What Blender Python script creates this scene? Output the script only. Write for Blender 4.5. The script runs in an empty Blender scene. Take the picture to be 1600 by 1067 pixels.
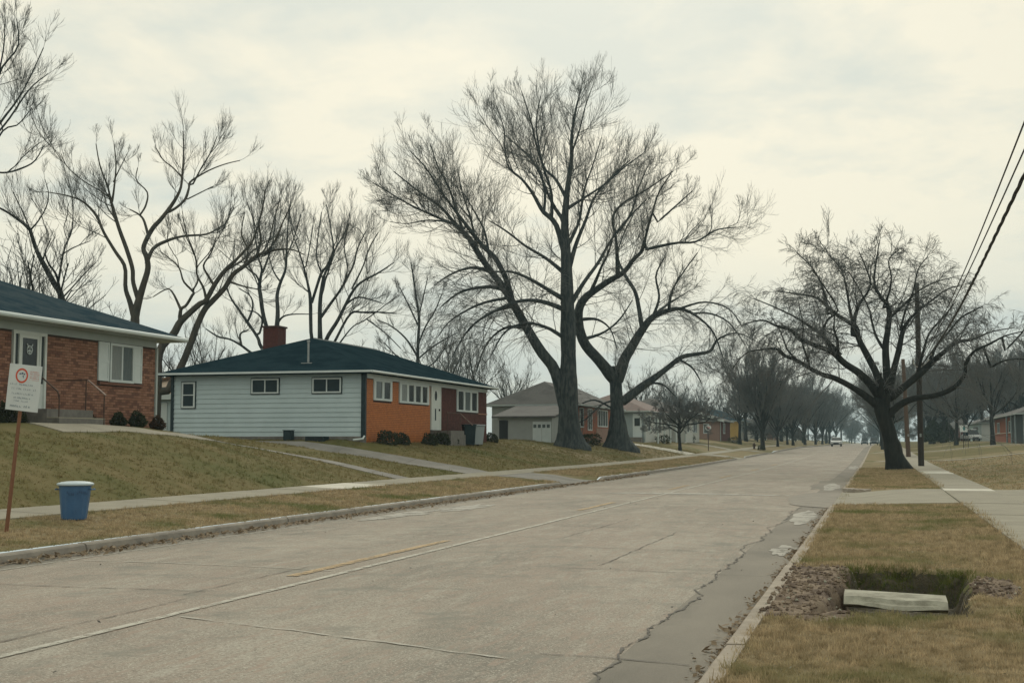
import bpy, math, random
import numpy as np
random.seed(7); rng = np.random.default_rng(11)
S = bpy.context.scene
COL = S.collection
# ------------------------------------------------------------------ camera
FOC, CX, CY = 2000.0, 800.0, 533.5            # focal length and centre in photograph pixels
PITCH = math.atan(156.5/FOC); YAW = math.atan(572/FOC*math.cos(PITCH))
cam = bpy.data.objects.new('camera', bpy.data.cameras.new('camera')); COL.objects.link(cam)
cam.data.sensor_width = 36; cam.data.lens = 36*FOC/1600; cam.data.clip_end = 4000; cam.data.clip_start = .05
cam.location = (0, 0, 1.5); cam.rotation_euler = (math.pi/2+PITCH, 0, YAW); S.camera = cam
VF = np.array([-math.sin(YAW)*math.cos(PITCH), math.cos(YAW)*math.cos(PITCH), math.sin(PITCH)])
VR = np.array([math.cos(YAW), math.sin(YAW), 0.])
VU = np.array([math.sin(YAW)*math.sin(PITCH), -math.cos(YAW)*math.sin(PITCH), math.cos(PITCH)])
VC = np.array([0, 0, 1.5])
def at(u, v, depth): return VC + (VF + VR*(u-CX)/FOC - VU*(v-CY)/FOC)*depth
# ------------------------------------------------------------------ world, sun, exposure
SUN_AZ, SUN_EL = math.radians(-13), math.radians(32)
W = bpy.data.worlds.new('World'); S.world = W; W.use_nodes = True
nt = W.node_tree; nt.nodes.clear(); N = nt.nodes.new; Lk = nt.links.new
def mathn(op, a, b=None, clamp=False):
    n = N('ShaderNodeMath'); n.operation = op; n.use_clamp = clamp
    for i, q in enumerate((a, b)):
        if q is None: continue
        if isinstance(q, (int, float)): n.inputs[i].default_value = q
        else: Lk(q, n.inputs[i])
    return n.outputs[0]
sky = N('ShaderNodeTexSky'); sky.sky_type = 'NISHITA'; sky.sun_disc = False
sky.sun_elevation = SUN_EL; sky.sun_rotation = SUN_AZ % (2*math.pi); sky.air_density = 1.2; sky.dust_density = 2.5
tc = N('ShaderNodeTexCoord'); sep = N('ShaderNodeSeparateXYZ'); Lk(tc.outputs['Generated'], sep.inputs[0])
zz = mathn('ADD', mathn('MAXIMUM', sep.outputs[2], 0.0), 0.22)
comb = N('ShaderNodeCombineXYZ'); Lk(mathn('DIVIDE', sep.outputs[0], zz), comb.inputs[0]); Lk(mathn('DIVIDE', sep.outputs[1], zz), comb.inputs[1]); comb.inputs[2].default_value = 2.6
def noise(vec, scale, det, rough, dist=0.):
    n = N('ShaderNodeTexNoise'); n.inputs['Scale'].default_value = scale; n.inputs['Detail'].default_value = det
    n.inputs['Roughness'].default_value = rough; n.inputs['Distortion'].default_value = dist
    Lk(vec, n.inputs['Vector']); return n.outputs['Fac']
c1 = noise(comb.outputs[0], 1.7, 6, .52, .3); c2 = noise(comb.outputs[0], 5.5, 6, .6, .2)
cc = mathn('ADD', mathn('MULTIPLY', c1, .60), mathn('MULTIPLY', c2, .40))
mr = N('ShaderNodeMapRange'); Lk(cc, mr.inputs[0]); mr.inputs[1].default_value = .385; mr.inputs[2].default_value = .56
sd = (math.sin(SUN_AZ)*math.cos(SUN_EL), math.cos(SUN_AZ)*math.cos(SUN_EL), math.sin(SUN_EL))
dv = N('ShaderNodeVectorMath'); dv.operation = 'DOT_PRODUCT'; Lk(tc.outputs['Generated'], dv.inputs[0]); dv.inputs[1].default_value = sd
glow = mathn('POWER', mathn('MAXIMUM', dv.outputs['Value'], 0.), 9)
fac = mathn('ADD', mathn('MULTIPLY', mr.outputs[0], .95), mathn('MULTIPLY', glow, .40), True)
hor = N('ShaderNodeMapRange'); Lk(sep.outputs[2], hor.inputs[0]); hor.inputs[1].default_value = .01; hor.inputs[2].default_value = .19
ramp = N('ShaderNodeMix'); ramp.data_type = 'RGBA'; Lk(fac, ramp.inputs[0])
ramp.inputs[6].default_value = (6.35, 6.95, 6.35, 1); ramp.inputs[7].default_value = (9.0, 8.65, 7.0, 1)
mx = N('ShaderNodeMix'); mx.data_type = 'RGBA'; mx.inputs[0].default_value = .94
low = N('ShaderNodeMix'); low.data_type = 'RGBA'; low.inputs[6].default_value = (5.5, 6.35, 6.2, 1); Lk(ramp.outputs[2], low.inputs[7])
Lk(mathn('ADD', hor.outputs[0], mathn('MULTIPLY', mathn('SUBTRACT', c1, .5), 1.2), True), low.inputs[0])
Lk(sky.outputs[0], mx.inputs[6]); Lk(low.outputs[2], mx.inputs[7])
bg = N('ShaderNodeBackground'); bg.inputs[1].default_value = .1; Lk(mx.outputs[2], bg.inputs[0])
wo = N('ShaderNodeOutputWorld'); Lk(bg.outputs[0], wo.inputs[0])
sl = bpy.data.lights.new('sun', 'SUN'); sl.energy = 1.0; sl.angle = math.radians(14); sl.color = (1, .93, .8)
sun = bpy.data.objects.new('sun', sl); COL.objects.link(sun); sun.location = (0, 0, 50)
sun.rotation_euler = (math.pi/2-SUN_EL, 0, math.pi - SUN_AZ)
S.render.engine = 'CYCLES'
S.view_settings.view_transform = 'Standard'; S.view_settings.look = 'None'
S.view_settings.exposure = 0.0; S.view_settings.gamma = 1; S.view_settings.use_curve_mapping = False
S.cycles.max_bounces = 5; S.cycles.transparent_max_bounces = 12; S.cycles.volume_bounces = 0
# ------------------------------------------------------------------ materials
MATS = {}
def mat(name, col, col2=None, scale=3., rough=.85, bump=0., bscale=None, detail=5, stretch=(1, 1, 1), spec=.3, contrast=(.35, .65), col3=None, s3=.3, c3=(.45, .6), translucent=0., metal=0.):
    if name in MATS: return MATS[name]
    m = bpy.data.materials.new(name); m.use_nodes = True; t = m.node_tree; b = t.nodes['Principled BSDF']
    b.inputs['Roughness'].default_value = rough; b.inputs['Specular IOR Level'].default_value = spec; b.inputs['Metallic'].default_value = metal
    b.inputs['Base Color'].default_value = (*col, 1)
    tcn = t.nodes.new('ShaderNodeTexCoord'); mp = t.nodes.new('ShaderNodeMapping'); mp.inputs['Scale'].default_value = stretch
    ge = t.nodes.new('ShaderNodeNewGeometry'); t.links.new(ge.outputs['Position'], mp.inputs[0])
    def nz(sc, det=detail, rg=.6):
        n = t.nodes.new('ShaderNodeTexNoise'); n.inputs['Scale'].default_value = sc; n.inputs['Detail'].default_value = det; n.inputs['Roughness'].default_value = rg
        t.links.new(mp.outputs[0], n.inputs['Vector']); return n.outputs['Fac']
    last = None
    if col2:
        r = t.nodes.new('ShaderNodeMapRange'); t.links.new(nz(scale), r.inputs[0]); r.inputs[1].default_value, r.inputs[2].default_value = contrast
        x = t.nodes.new('ShaderNodeMix'); x.data_type = 'RGBA'; t.links.new(r.outputs[0], x.inputs[0])
        x.inputs[6].default_value = (*col, 1); x.inputs[7].default_value = (*col2, 1); last = x.outputs[2]
        if col3:
            r = t.nodes.new('ShaderNodeMapRange'); t.links.new(nz(s3), r.inputs[0]); r.inputs[1].default_value, r.inputs[2].default_value = c3
            y = t.nodes.new('ShaderNodeMix'); y.data_type = 'RGBA'; t.links.new(r.outputs[0], y.inputs[0])
            t.links.new(last, y.inputs[6]); y.inputs[7].default_value = (*col3, 1); last = y.outputs[2]
        t.links.new(last, b.inputs['Base Color'])
    if bump:
        bn = t.nodes.new('ShaderNodeBump'); bn.inputs['Strength'].default_value = bump; bn.inputs['Distance'].default_value = .02
        t.links.new(nz(bscale or scale*4), bn.inputs['Height']); t.links.new(bn.outputs[0], b.inputs['Normal'])
    if translucent:
        tr = t.nodes.new('ShaderNodeBsdfTranslucent'); tr.inputs[0].default_value = (*col, 1)
        if last: t.links.new(last, tr.inputs[0])
        ms = t.nodes.new('ShaderNodeMixShader'); ms.inputs[0].default_value = translucent
        t.links.new(b.outputs[0], ms.inputs[1]); t.links.new(tr.outputs[0], ms.inputs[2]); t.links.new(ms.outputs[0], t.nodes['Material Output'].inputs[0])
    MATS[name] = m; return m
def worn(name, col, cover, scale):           # paint worn through in places
    m = mat(name, col, tuple(c*.8 for c in col), 8, .8); t = m.node_tree; b = t.nodes['Principled BSDF']
    ge = t.nodes.new('ShaderNodeNewGeometry'); n = t.nodes.new('ShaderNodeTexNoise'); n.inputs['Scale'].default_value = scale; n.inputs['Detail'].default_value = 8; n.inputs['Roughness'].default_value = .75
    t.links.new(ge.outputs['Position'], n.inputs['Vector'])
    r = t.nodes.new('ShaderNodeMapRange'); r.inputs[1].default_value = cover; r.inputs[2].default_value = cover+.12; t.links.new(n.outputs['Fac'], r.inputs[0]); 
    r.inputs[3].default_value = .92; r.inputs[4].default_value = .05
    t.links.new(r.outputs[0], b.inputs['Alpha']); return m
GT = dict(rough=.95, spec=.1)
M_verge = mat('dormant_grass', (.285, .228, .135), (.215, .175, .10), 2.2, bump=.8, bscale=45, col3=(.135, .14, .06), s3=.6, c3=(.50, .66), **GT)
M_lawn = mat('lawn_grass', (.118, .110, .040), (.185, .15, .072), .9, bump=.8, bscale=30, col3=(.105, .112, .040), s3=.28, c3=(.5, .7), **GT)
M_blade = mat('dry_blades', (.56, .44, .28), (.26, .205, .12), 7, translucent=.35, contrast=(.40, .60), col3=(.19, .20, .08), s3=.6, c3=(.50, .66), **GT)
M_blade2 = mat('lawn_blades', (.16, .145, .052), (.29, .235, .125), 2.5, translucent=.35, col3=(.13, .145, .05), s3=.28, c3=(.5, .7), **GT)
M_green = mat('green_blades', (.09, .13, .03), (.16, .16, .05), 14, translucent=.35, **GT)
M_conc = mat('sidewalk_concrete', (.33, .305, .24), (.27, .25, .20), 1.2, bump=.25, bscale=60, rough=.9)
M_conc_l = mat('new_concrete', (.66, .63, .55), (.52, .50, .43), 2, bump=.2, bscale=60, rough=.9)
M_kerb = mat('kerb_concrete', (.33, .295, .25), (.22, .20, .175), 2.5, bump=.6, bscale=40, rough=.9)
M_kerb_r = mat('kerb_concrete_worn', (.42, .365, .30), (.30, .26, .215), 4, bump=.6, bscale=40, rough=.9)
M_drive = mat('driveway_concrete', (.28, .265, .24), (.20, .19, .175), .9, bump=.3, bscale=50, rough=.9)
M_crack = mat('crack_filler_dark', (.085, .08, .072), (.13, .12, .105), 9)
M_crack2 = worn('thin_crack', (.12, .11, .10), .48, 3)
M_crackl = worn('pale_crack_seal', (.52, .50, .44), .50, 5)
M_white = worn('worn_white_paint', (.56, .54, .47), .50, 9)
M_yellow = worn('worn_yellow_paint', (.52, .38, .22), .49, 9)
M_patch = worn('cement_stain', (.47, .45, .40), .5, 2.2)
M_dirt = mat('bare_dirt', (.20, .15, .108), (.30, .235, .175), 9, bump=1., bscale=35, rough=.95, col3=(.13, .095, .072), s3=4)
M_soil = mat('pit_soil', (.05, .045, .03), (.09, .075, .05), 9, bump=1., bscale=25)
M_leaf = mat('dead_leaves', (.17, .12, .075), (.33, .26, .18), 14, translucent=.2)
M_stick = mat('bleached_sticks', (.36, .31, .24), (.19, .15, .11), 11)
M_bark = mat('maple_bark', (.024, .033, .037), (.066, .076, .074), 7, bump=1., bscale=16, contrast=(.42, .60), stretch=(1, 1, .25))
M_bark2 = mat('dark_bark', (.012, .015, .014), (.030, .032, .028), 6, bump=1., bscale=14, stretch=(1, 1, .25))
M_barkL = mat('pale_bark', (.050, .052, .046), (.10, .088, .070), 5, bump=.8, bscale=10, stretch=(1, 1, .3))
M_twig = mat('twig_bark', (.105, .118, .122), (.16, .158, .148), 3)
M_pole = mat('pole_timber', (.030, .026, .022), (.055, .046, .038), 9, stretch=(6, 6, .4), bump=.5)
M_pole2 = mat('brown_pole_timber', (.13, .085, .06), (.08, .055, .042), 9, stretch=(6, 6, .4), bump=.5)
M_brick = [mat('red_brick_%s' % n, c, c2, 25, bump=.4, bscale=90) for n, c, c2 in (('clay', (.28, .140, .090), (.235, .115, .075)), ('orange', (.34, .18, .12), (.28, .145, .097)), ('dark', (.19, .092, .064), (.15, .075, .055)))]
M_mortar = mat('mortar', (.075, .052, .040), (.055, .040, .032), 12)
M_orange = [mat('orange_painted_brick', (.50, .165, .040), (.42, .135, .034), 6, rough=.6), mat('orange_painted_brick_worn', (.45, .15, .04), (.38, .12, .032), 6, rough=.6)]
M_orm = mat('orange_painted_mortar', (.40, .125, .032), (.34, .11, .03), 6)
M_dkred = [mat('dark_red_brick', (.105, .035, .028), (.075, .028, .023), 8), mat('dark_red_brick_worn', (.125, .044, .034), (.085, .03, .026), 8)]
M_drm = mat('dark_red_mortar', (.07, .04, .035), (.055, .03, .027), 8)
M_siding = mat('pale_grey_siding', (.475, .57, .595), (.43, .52, .54), 1.2, rough=.55)
M_trim = mat('white_trim', (.60, .66, .66), (.54, .60, .60), 2, rough=.5)
M_trimd = mat('grey_white_trim', (.42, .47, .46), (.37, .42, .41), 2, rough=.5)
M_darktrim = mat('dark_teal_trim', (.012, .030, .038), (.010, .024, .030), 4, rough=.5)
M_roof1 = mat('charcoal_shingles', (.042, .063, .076), (.062, .086, .098), 14, bump=.8, bscale=22, stretch=(1, 1, 3), rough=.95, spec=.0, col3=(.029, .052, .068), s3=1.1)
M_roof2 = mat('dark_green_shingles', (.014, .032, .042), (.023, .045, .055), 16, bump=.8, bscale=22, stretch=(1, 1, 3), rough=.95, spec=.0, col3=(.011, .026, .035), s3=.8)
M_roof3 = mat('grey_brown_shingles', (.080, .085, .082), (.115, .11, .105), 12, bump=.6, bscale=20, col3=(.07, .07, .068), s3=1)
M_roof4 = mat('reddish_shingles', (.21, .15, .135), (.16, .13, .12), 3, bump=.6, bscale=20)
M_tan = mat('tan_shingles', (.42, .33, .25), (.34, .27, .21), 3)
M_pane = mat('window_glass', (.028, .036, .038), rough=.12, spec=.45)
M_curt = mat('curtained_glass', (.20, .225, .225), (.27, .29, .28), 6, rough=.15, spec=.5, stretch=(6, 6, .6))
M_curt2 = mat('dim_curtained_glass', (.085, .11, .115), (.13, .155, .155), 5, rough=.15, spec=.5, stretch=(6, 6, .6))
M_door = mat('pale_door_paint', (.62, .66, .63), (.57, .61, .58), 3, rough=.5)
M_rail = mat('rusty_dark_iron', (.045, .03, .025), (.09, .05, .035), 12, rough=.6)
M_railL = mat('worn_rail_top', (.30, .22, .18), (.18, .12, .10), 12, rough=.5)
M_step = mat('step_concrete', (.13, .125, .115), (.19, .18, .165), 5, bump=.3)
M_bush = mat('evergreen_bush_leaves', (.030, .042, .020), (.05, .055, .026), 9, translucent=.2)
M_bushr = mat('brown_bush_leaves', (.09, .05, .03), (.05, .04, .022), 9, translucent=.2)
M_can = mat('blue_bin_plastic', (.055, .145, .30), (.045, .12, .25), 6, rough=.45, spec=.5)
M_lid = mat('pale_blue_lid_plastic', (.50, .60, .66), (.56, .64, .68), 5, rough=.5)
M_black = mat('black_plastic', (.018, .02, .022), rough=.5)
M_tire = mat('tyre_rubber', (.02, .02, .02), rough=.8)
M_gmetal = mat('galvanised_metal', (.34, .36, .36), (.27, .29, .29), 9, rough=.5, metal=.3)
M_wirem = mat('cable_black', (.028, .028, .026), rough=.7)
M_rope = mat('pale_cable_loop', (.55, .55, .50), rough=.7)
M_post = mat('stained_stake_wood', (.22, .105, .060), (.17, .08, .045), 14, stretch=(5, 5, .5))
M_board = mat('sign_board_white', (.66, .70, .70), (.60, .64, .65), 4, rough=.5)
M_red = mat('sign_red_ink', (.62, .10, .055), rough=.6); M_pink = mat('faded_red_ink', (.60, .22, .20), rough=.6)
M_ink = mat('grey_blue_ink', (.22, .28, .32), rough=.6); M_blueink = mat('dark_blue_ink', (.05, .10, .20), rough=.6)
M_slab = mat('broken_slab_concrete', (.44, .43, .35), (.24, .23, .18), 6, bump=.5, bscale=30)
def road_material():
    m = bpy.data.materials.new('bleached_asphalt'); m.use_nodes = True; t = m.node_tree; b = t.nodes['Principled BSDF']; b.inputs['Roughness'].default_value = .9; b.inputs['Specular IOR Level'].default_value = .25
    ge = t.nodes.new('ShaderNodeNewGeometry')
    def nz(sc, st, det=6, rg=.6):
        mp = t.nodes.new('ShaderNodeMapping'); mp.inputs['Scale'].default_value = st; t.links.new(ge.outputs['Position'], mp.inputs[0])
        n = t.nodes.new('ShaderNodeTexNoise'); n.inputs['Scale'].default_value = sc; n.inputs['Detail'].default_value = det; n.inputs['Roughness'].default_value = rg
        t.links.new(mp.outputs[0], n.inputs['Vector']); return n.outputs['Fac']
    def mixc(fac, a, lo, hi, c):
        r = t.nodes.new('ShaderNodeMapRange'); t.links.new(fac, r.inputs[0]); r.inputs[1].default_value = lo; r.inputs[2].default_value = hi
        x = t.nodes.new('ShaderNodeMix'); x.data_type = 'RGBA'; t.links.new(r.outputs[0], x.inputs[0]); x.inputs[7].default_value = (*c, 1)
        if isinstance(a, tuple): x.inputs[6].default_value = (*a, 1)
        else: t.links.new(a, x.inputs[6])
        return x.outputs[2]
    c = mixc(nz(.35, (1, .5, 1)), (.29, .258, .216), .38, .62, (.34, .28, .235))
    c = mixc(nz(.9, (1, .25, 1)), c, .46, .64, (.225, .205, .175))
    c = mixc(nz(.55, (1, .35, 1), 8, .7), c, .48, .62, (.40, .36, .305))
    c = mixc(nz(2.2, (1.8, .45, 1), 8, .75), c, .52, .66, (.42, .385, .33))
    c = mixc(nz(38, (1, 1, 1), 4, .85), c, .47, .66, (.16, .145, .12))
    c = mixc(nz(55, (1, 1, 1), 3, .85), c, .54, .64, (.56, .53, .45))
    c = mixc(nz(6, (2.2, .35, 1), 6, .8), c, .50, .66, (.35, .275, .225))
    c = mixc(nz(1.3, (.8, 1, 1), 8, .75), c, .52, .70, (.22, .215, .185))
    t.links.new(c, b.inputs['Base Color'])
    bn = t.nodes.new('ShaderNodeBump'); bn.inputs['Strength'].default_value = .5; bn.inputs['Distance'].default_value = .01
    t.links.new(nz(80, (1, 1, 1)), bn.inputs['Height']); t.links.new(bn.outputs[0], b.inputs['Normal'])
    return m
M_road = road_material()
M_gutter = mat('gutter_asphalt', (.25, .226, .188), (.20, .182, .152), 1.1, bump=.5, bscale=70, stretch=(1, .4, 1), col3=(.16, .15, .125), s3=.8, c3=(.55, .7))
# ------------------------------------------------------------------ mesh builder
ORG = {}
def props(o, label=None, cat=None, group=None, kind=None):
    if label: o['label'] = label
    if cat: o['category'] = cat
    if group: o['group'] = group
    if kind: o['kind'] = kind
    return o
def thing(name, loc, label=None, cat=None, group=None, kind=None):
    o = bpy.data.objects.new(name, None); COL.objects.link(o); o.location = loc; o.empty_display_size = .3
    ORG[o.name] = tuple(loc); return props(o, label, cat, group, kind)
def link(name, me, parent=None, loc=(0, 0, 0)):
    o = bpy.data.objects.new(name, me); COL.objects.link(o); o.location = loc
    if parent: o.parent = parent; ORG[o.name] = ORG.get(parent.name, (0, 0, 0))
    else: ORG[o.name] = tuple(loc)
    return o
class MB:
    def __init__(s): s.v = []; s.f = []; s.mi = []; s.m = 0
    def add(s, vs, fs):
        b = len(s.v); s.v += [tuple(map(float, p)) for p in vs]; s.f += [tuple(b+i for i in f) for f in fs]; s.mi += [s.m]*len(fs); return s
    def box(s, x0, x1, y0, y1, z0, z1):
        x0, x1 = min(x0, x1), max(x0, x1); y0, y1 = min(y0, y1), max(y0, y1)
        return s.add([(x0,y0,z0),(x1,y0,z0),(x1,y1,z0),(x0,y1,z0),(x0,y0,z1),(x1,y0,z1),(x1,y1,z1),(x0,y1,z1)], [(0,3,2,1),(4,5,6,7),(0,1,5,4),(1,2,6,5),(2,3,7,6),(3,0,4,7)])
    def wb(s, pl, pos, sg, a0, a1, z0, z1, d0, d1):      # box on a wall plane: pl 'x' or 'y', d measured outwards
        if pl == 'x': return s.box(pos+sg*d0, pos+sg*d1, a0, a1, z0, z1)
        return s.box(a0, a1, pos+sg*d0, pos+sg*d1, z0, z1)
    def tube(s, pts, rad, k=8, cap=True):
        pts = [np.array(p, float) for p in pts]; n = len(pts); rad = [rad]*n if isinstance(rad, (int, float)) else rad
        b = len(s.v)
        for i, p in enumerate(pts):
            d = pts[min(i+1, n-1)]-pts[max(i-1, 0)]; d /= np.linalg.norm(d)+1e-9
            ref = np.array([0, 0, 1.]) if abs(d[2]) < .9 else np.array([1., 0, 0]); a = np.cross(d, ref); a /= np.linalg.norm(a); c = np.cross(d, a)
            for j in range(k):
                t = 2*math.pi*j/k; s.v.append(tuple(p + (a*math.cos(t)+c*math.sin(t))*rad[i]))
        fs = [(b+i*k+j, b+i*k+(j+1) % k, b+(i+1)*k+(j+1) % k, b+(i+1)*k+j) for i in range(n-1) for j in range(k)]
        if cap: fs += [tuple(b+j for j in range(k)), tuple(b+(n-1)*k+j for j in reversed(range(k)))]
        s.f += fs; s.mi += [s.m]*len(fs); return s
    def lathe(s, c, prof, k=24, lean=(0, 0)):
        b = len(s.v)
        for r, z in prof:
            for j in range(k):
                t = 2*math.pi*j/k; s.v.append((c[0]+r*math.cos(t)+lean[0]*z, c[1]+r*math.sin(t)+lean[1]*z, c[2]+z))
        n = len(prof); fs = [(b+i*k+j, b+i*k+(j+1) % k, b+(i+1)*k+(j+1) % k, b+(i+1)*k+j) for i in range(n-1) for j in range(k)]
        s.f += fs; s.mi += [s.m]*len(fs); return s
    def build(s, name, mats, parent=None, loc=None, smooth=False, bevel=0, **kw):
        org = ORG.get(parent.name, (0, 0, 0)) if parent else (loc or (0, 0, 0))
        me = bpy.data.meshes.new(name); me.from_pydata([(v[0]-org[0], v[1]-org[1], v[2]-org[2]) for v in s.v], [], s.f)
        mats = mats if isinstance(mats, (list, tuple)) else [mats]
        for m in mats: me.materials.append(m)
        if len(mats) > 1: me.polygons.foreach_set('material_index', s.mi)
        me.polygons.foreach_set('use_smooth', [bool(smooth)]*len(s.f))
        me.update(); o = link(name, me, parent, (0, 0, 0) if parent else org)
        if bevel:
            bv = o.modifiers.new('bevel', 'BEVEL'); bv.width = bevel; bv.segments = 2; bv.limit_method = 'ANGLE'
        return props(o, **kw)
def npmesh(name, V, F, mats, parent=None, mi=None, smooth=False, loc=(0, 0, 0), **kw):
    """V (n,3) array, F (m,k) array of equal-sized faces"""
    org = ORG.get(parent.name, (0, 0, 0)) if parent else loc
    me = bpy.data.meshes.new(name); V = np.asarray(V, np.float32)-np.array(org, np.float32); F = np.asarray(F, np.int32); k = F.shape[1]
    me.vertices.add(len(V)); me.vertices.foreach_set('co', V.ravel()); me.loops.add(F.size); me.loops.foreach_set('vertex_index', F.ravel())
    me.polygons.add(len(F)); me.polygons.foreach_set('loop_start', np.arange(0, F.size, k, dtype=np.int32)); me.polygons.foreach_set('loop_total', np.full(len(F), k, np.int32))
    for m in (mats if isinstance(mats, (list, tuple)) else [mats]): me.materials.append(m)
    if mi is not None: me.polygons.foreach_set('material_index', np.asarray(mi, np.int32))
    me.polygons.foreach_set('use_smooth', np.full(len(F), bool(smooth)))
    me.update(calc_edges=True); o = link(name, me, parent, (0, 0, 0) if parent else loc); return props(o, **kw)
# ------------------------------------------------------------------ lie of the land
def sst(t): t = np.clip(t, 0, 1); return t*t*(3-2*t)
def rise(Y): return .7*sst((np.asarray(Y, float)-60)/140)
def vnoise(x, y, s=1., seed=0):
    x = np.asarray(x, float)*s+seed*17.3; y = np.asarray(y, float)*s+seed*7.7
    return (np.sin(x*1.3+np.sin(y*1.7+seed)*1.4)+np.sin(y*1.9+np.sin(x*2.1)*1.2)+.5*np.sin(x*4.1+y*3.3)+.5*np.sin(y*5.3-x*2.9+seed))/3
XL, XLb, XR, XRb = -10.40, -10.56, -1.06, -.90          # kerb faces and backs
_KY = [-30, 30, 32, 35, 38, 43, 46, 48.5, 66, 72, 85, 110, 900]
_KH = [1.9, 1.95, 1.95, 1.95, 1.85, 1.70, 1.62, 1.62, 1.60, 1.60, 1.55, 1.40, 1.15]
_KW = [5.6, 5.6, 5.9, 7.3, 9.5, 9.3, 9.5, 6.6, 6.6, 8, 7, 7, 7]
APL = [(43.6, 48.9), (100, 106), (129, 134)]               # driveway mouths through the left kerb
APR = [(29.9, 38.9), (88, 91), (128, 132)]                 # and the right kerb
def mouth(Y, aps):
    m = 0.
    for a, b in aps: m = np.maximum(m, sst((np.asarray(Y, float)-a+.7)/.7)*sst((b+.7-np.asarray(Y, float))/.7))
    return m
def gl(X, Y):
    s = XLb-np.asarray(X, float); Y = np.asarray(Y, float); H = np.interp(Y, _KY, _KH); Wd = np.interp(Y, _KY, _KW)
    v = .13+.15*np.clip(s/2.6, 0, 1)+.05*np.clip((s-2.6)/1.25, 0, 1)
    v = v-(v-.012)*mouth(Y, APL)*(1-sst(s/1.8))
    t = np.clip((s-3.9)/Wd, 0, 1); z = v+(H-.33)*(t+.3*t*(1-t))
    z = z-.16*np.exp(-((Y-46)/1.9)**2)*sst((s-4)/3)*(1-sst((s-20)/8))
    z = z + .03*vnoise(X, Y, .5, 2)*sst((s-4.5)/2)
    return z+rise(Y)
PIT = (.20, 12.75, .60, 1.85)      # centre x, y, half widths
def pitmask(X, Y):
    X = np.asarray(X, float); Y = np.asarray(Y, float); w = .13*vnoise(X, Y, 2.7, 5)+.07*vnoise(X, Y, 8.5, 2)
    e = np.maximum(np.abs(X-PIT[0]-.12*(Y-PIT[1])/2)/PIT[2], np.abs(Y-PIT[1])/PIT[3])+w
    return sst((1.10-e)/.34)
def dirtmask(X, Y):
    X = np.asarray(X, float); Y = np.asarray(Y, float); w = .12*vnoise(X, Y, 2.3, 9)
    a = np.maximum(np.abs(X+.60)/.42, np.abs(Y-12.6)/2.35)+w; b = np.hypot((X-1.02)/.24, (Y-12.9)/1.1)+w
    return np.maximum(sst((1.05-a)/.25), sst((1.05-b)/.4))
def gr(X, Y):
    X = np.asarray(X, float); Y = np.asarray(Y, float); s = X-XRb
    v = .115+.03*np.clip(s/2.6, 0, 1); v = v-(v-.012)*mouth(Y, APR)*(1-sst(s/1.6))
    z = v+.75*sst((X-3.1)/9.5)+.012*vnoise(X, Y, 1.1, 3)*sst(s/.3)*sst((1.72-X)/.4)
    p = pitmask(X, Y); dm = dirtmask(X, Y)
    z = z+dm*(.015+.018*vnoise(X, Y, 7, 4)+.010*vnoise(X, Y, 19, 1))*(1-p)
    z = z-p*(.34+.06*vnoise(X, Y, 5, 8)+.02*vnoise(X, Y, 17, 3))
    return z+rise(Y)
def ground(X, Y): return float(gl(X, Y)) if X < XLb else (float(gr(X, Y)) if X > XRb else float(rise(Y)))
def grid(name, xs, ys, zf, mats, pick=None, flip=False, **kw):
    xs = np.asarray(xs, float); ys = np.asarray(ys, float); X, Y = np.meshgrid(xs, ys); Z = zf(X, Y)
    V = np.stack([X.ravel(), Y.ravel(), Z.ravel()], 1); n = len(xs); i, j = np.meshgrid(np.arange(n-1), np.arange(len(ys)-1)); a = (j*n+i).ravel()
    F = np.stack([a, a+1, a+n+1, a+n], 1); mi = None
    if pick is not None: mi = pick((X[:-1, :-1]+X[1:, 1:]).ravel()/2, (Y[:-1, :-1]+Y[1:, 1:]).ravel()/2)
    return npmesh(name, V, F, mats, mi=mi, smooth=True, **kw)
ysfar = np.concatenate([np.arange(-30, 10, 2.), np.arange(10, 110, .5), np.arange(110, 260, 3.), np.arange(260, 900, 40.), [900]])
xl = np.concatenate([[-700, -300, -150, -80, -60], np.arange(-45, -14.6, .4), [XLb-3.9], np.arange(-14.2, -13.2, .2), np.arange(-13.1, XLb-.1, .2), [XLb-.1, XLb]]); xl = np.unique(np.round(xl, 3))
def pick_l(X, Y):
    return np.where(X > -13.2, 0, np.where((Y > 68) & (vnoise(X, Y, .12, 3) > .1), 0, 1))
grid('lawn', xl, ysfar, gl, [M_verge, M_lawn], pick_l, kind='structure')
ysr = np.concatenate([np.arange(-30, 3, 1.), np.arange(3, 9.9, .25), np.arange(9.9, 15.7, .028), np.arange(15.7, 110, .4), np.arange(110, 260, 3.), np.arange(260, 900, 40.), [900]])
xr = np.concatenate([np.arange(XRb, 1.30, .028), np.arange(1.30, 1.75, .05), np.arange(1.75, 3.1, .15), np.arange(3.2, 16, .4), np.arange(16, 50, 3.), [80, 150, 300, 700]])
def pick_r(X, Y):
    p = pitmask(X, Y); d = dirtmask(X, Y); far = (X > 3.1) & (Y > 92) & (vnoise(X, Y, .11, 2) > -.1)
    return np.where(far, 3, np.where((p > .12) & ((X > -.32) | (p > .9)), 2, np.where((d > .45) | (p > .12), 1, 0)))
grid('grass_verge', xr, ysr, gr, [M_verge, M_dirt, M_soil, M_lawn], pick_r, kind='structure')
def roadz(X, Y):
    c = 1-np.clip(np.abs(np.asarray(X)-(-5.73))/4.67, 0, 1)**2
    return rise(Y)+.05*c-.05*0
ROADX = [XL, -9.84, -8.5, -7, -5.73, -4.4, -3, -1.76, XR]
road = grid('road', ROADX, ysfar, lambda X, Y: roadz(X, Y), [M_road, M_gutter], lambda X, Y: np.where((X > -1.77) | (X < -9.83), 1, 0), kind='structure')
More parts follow.
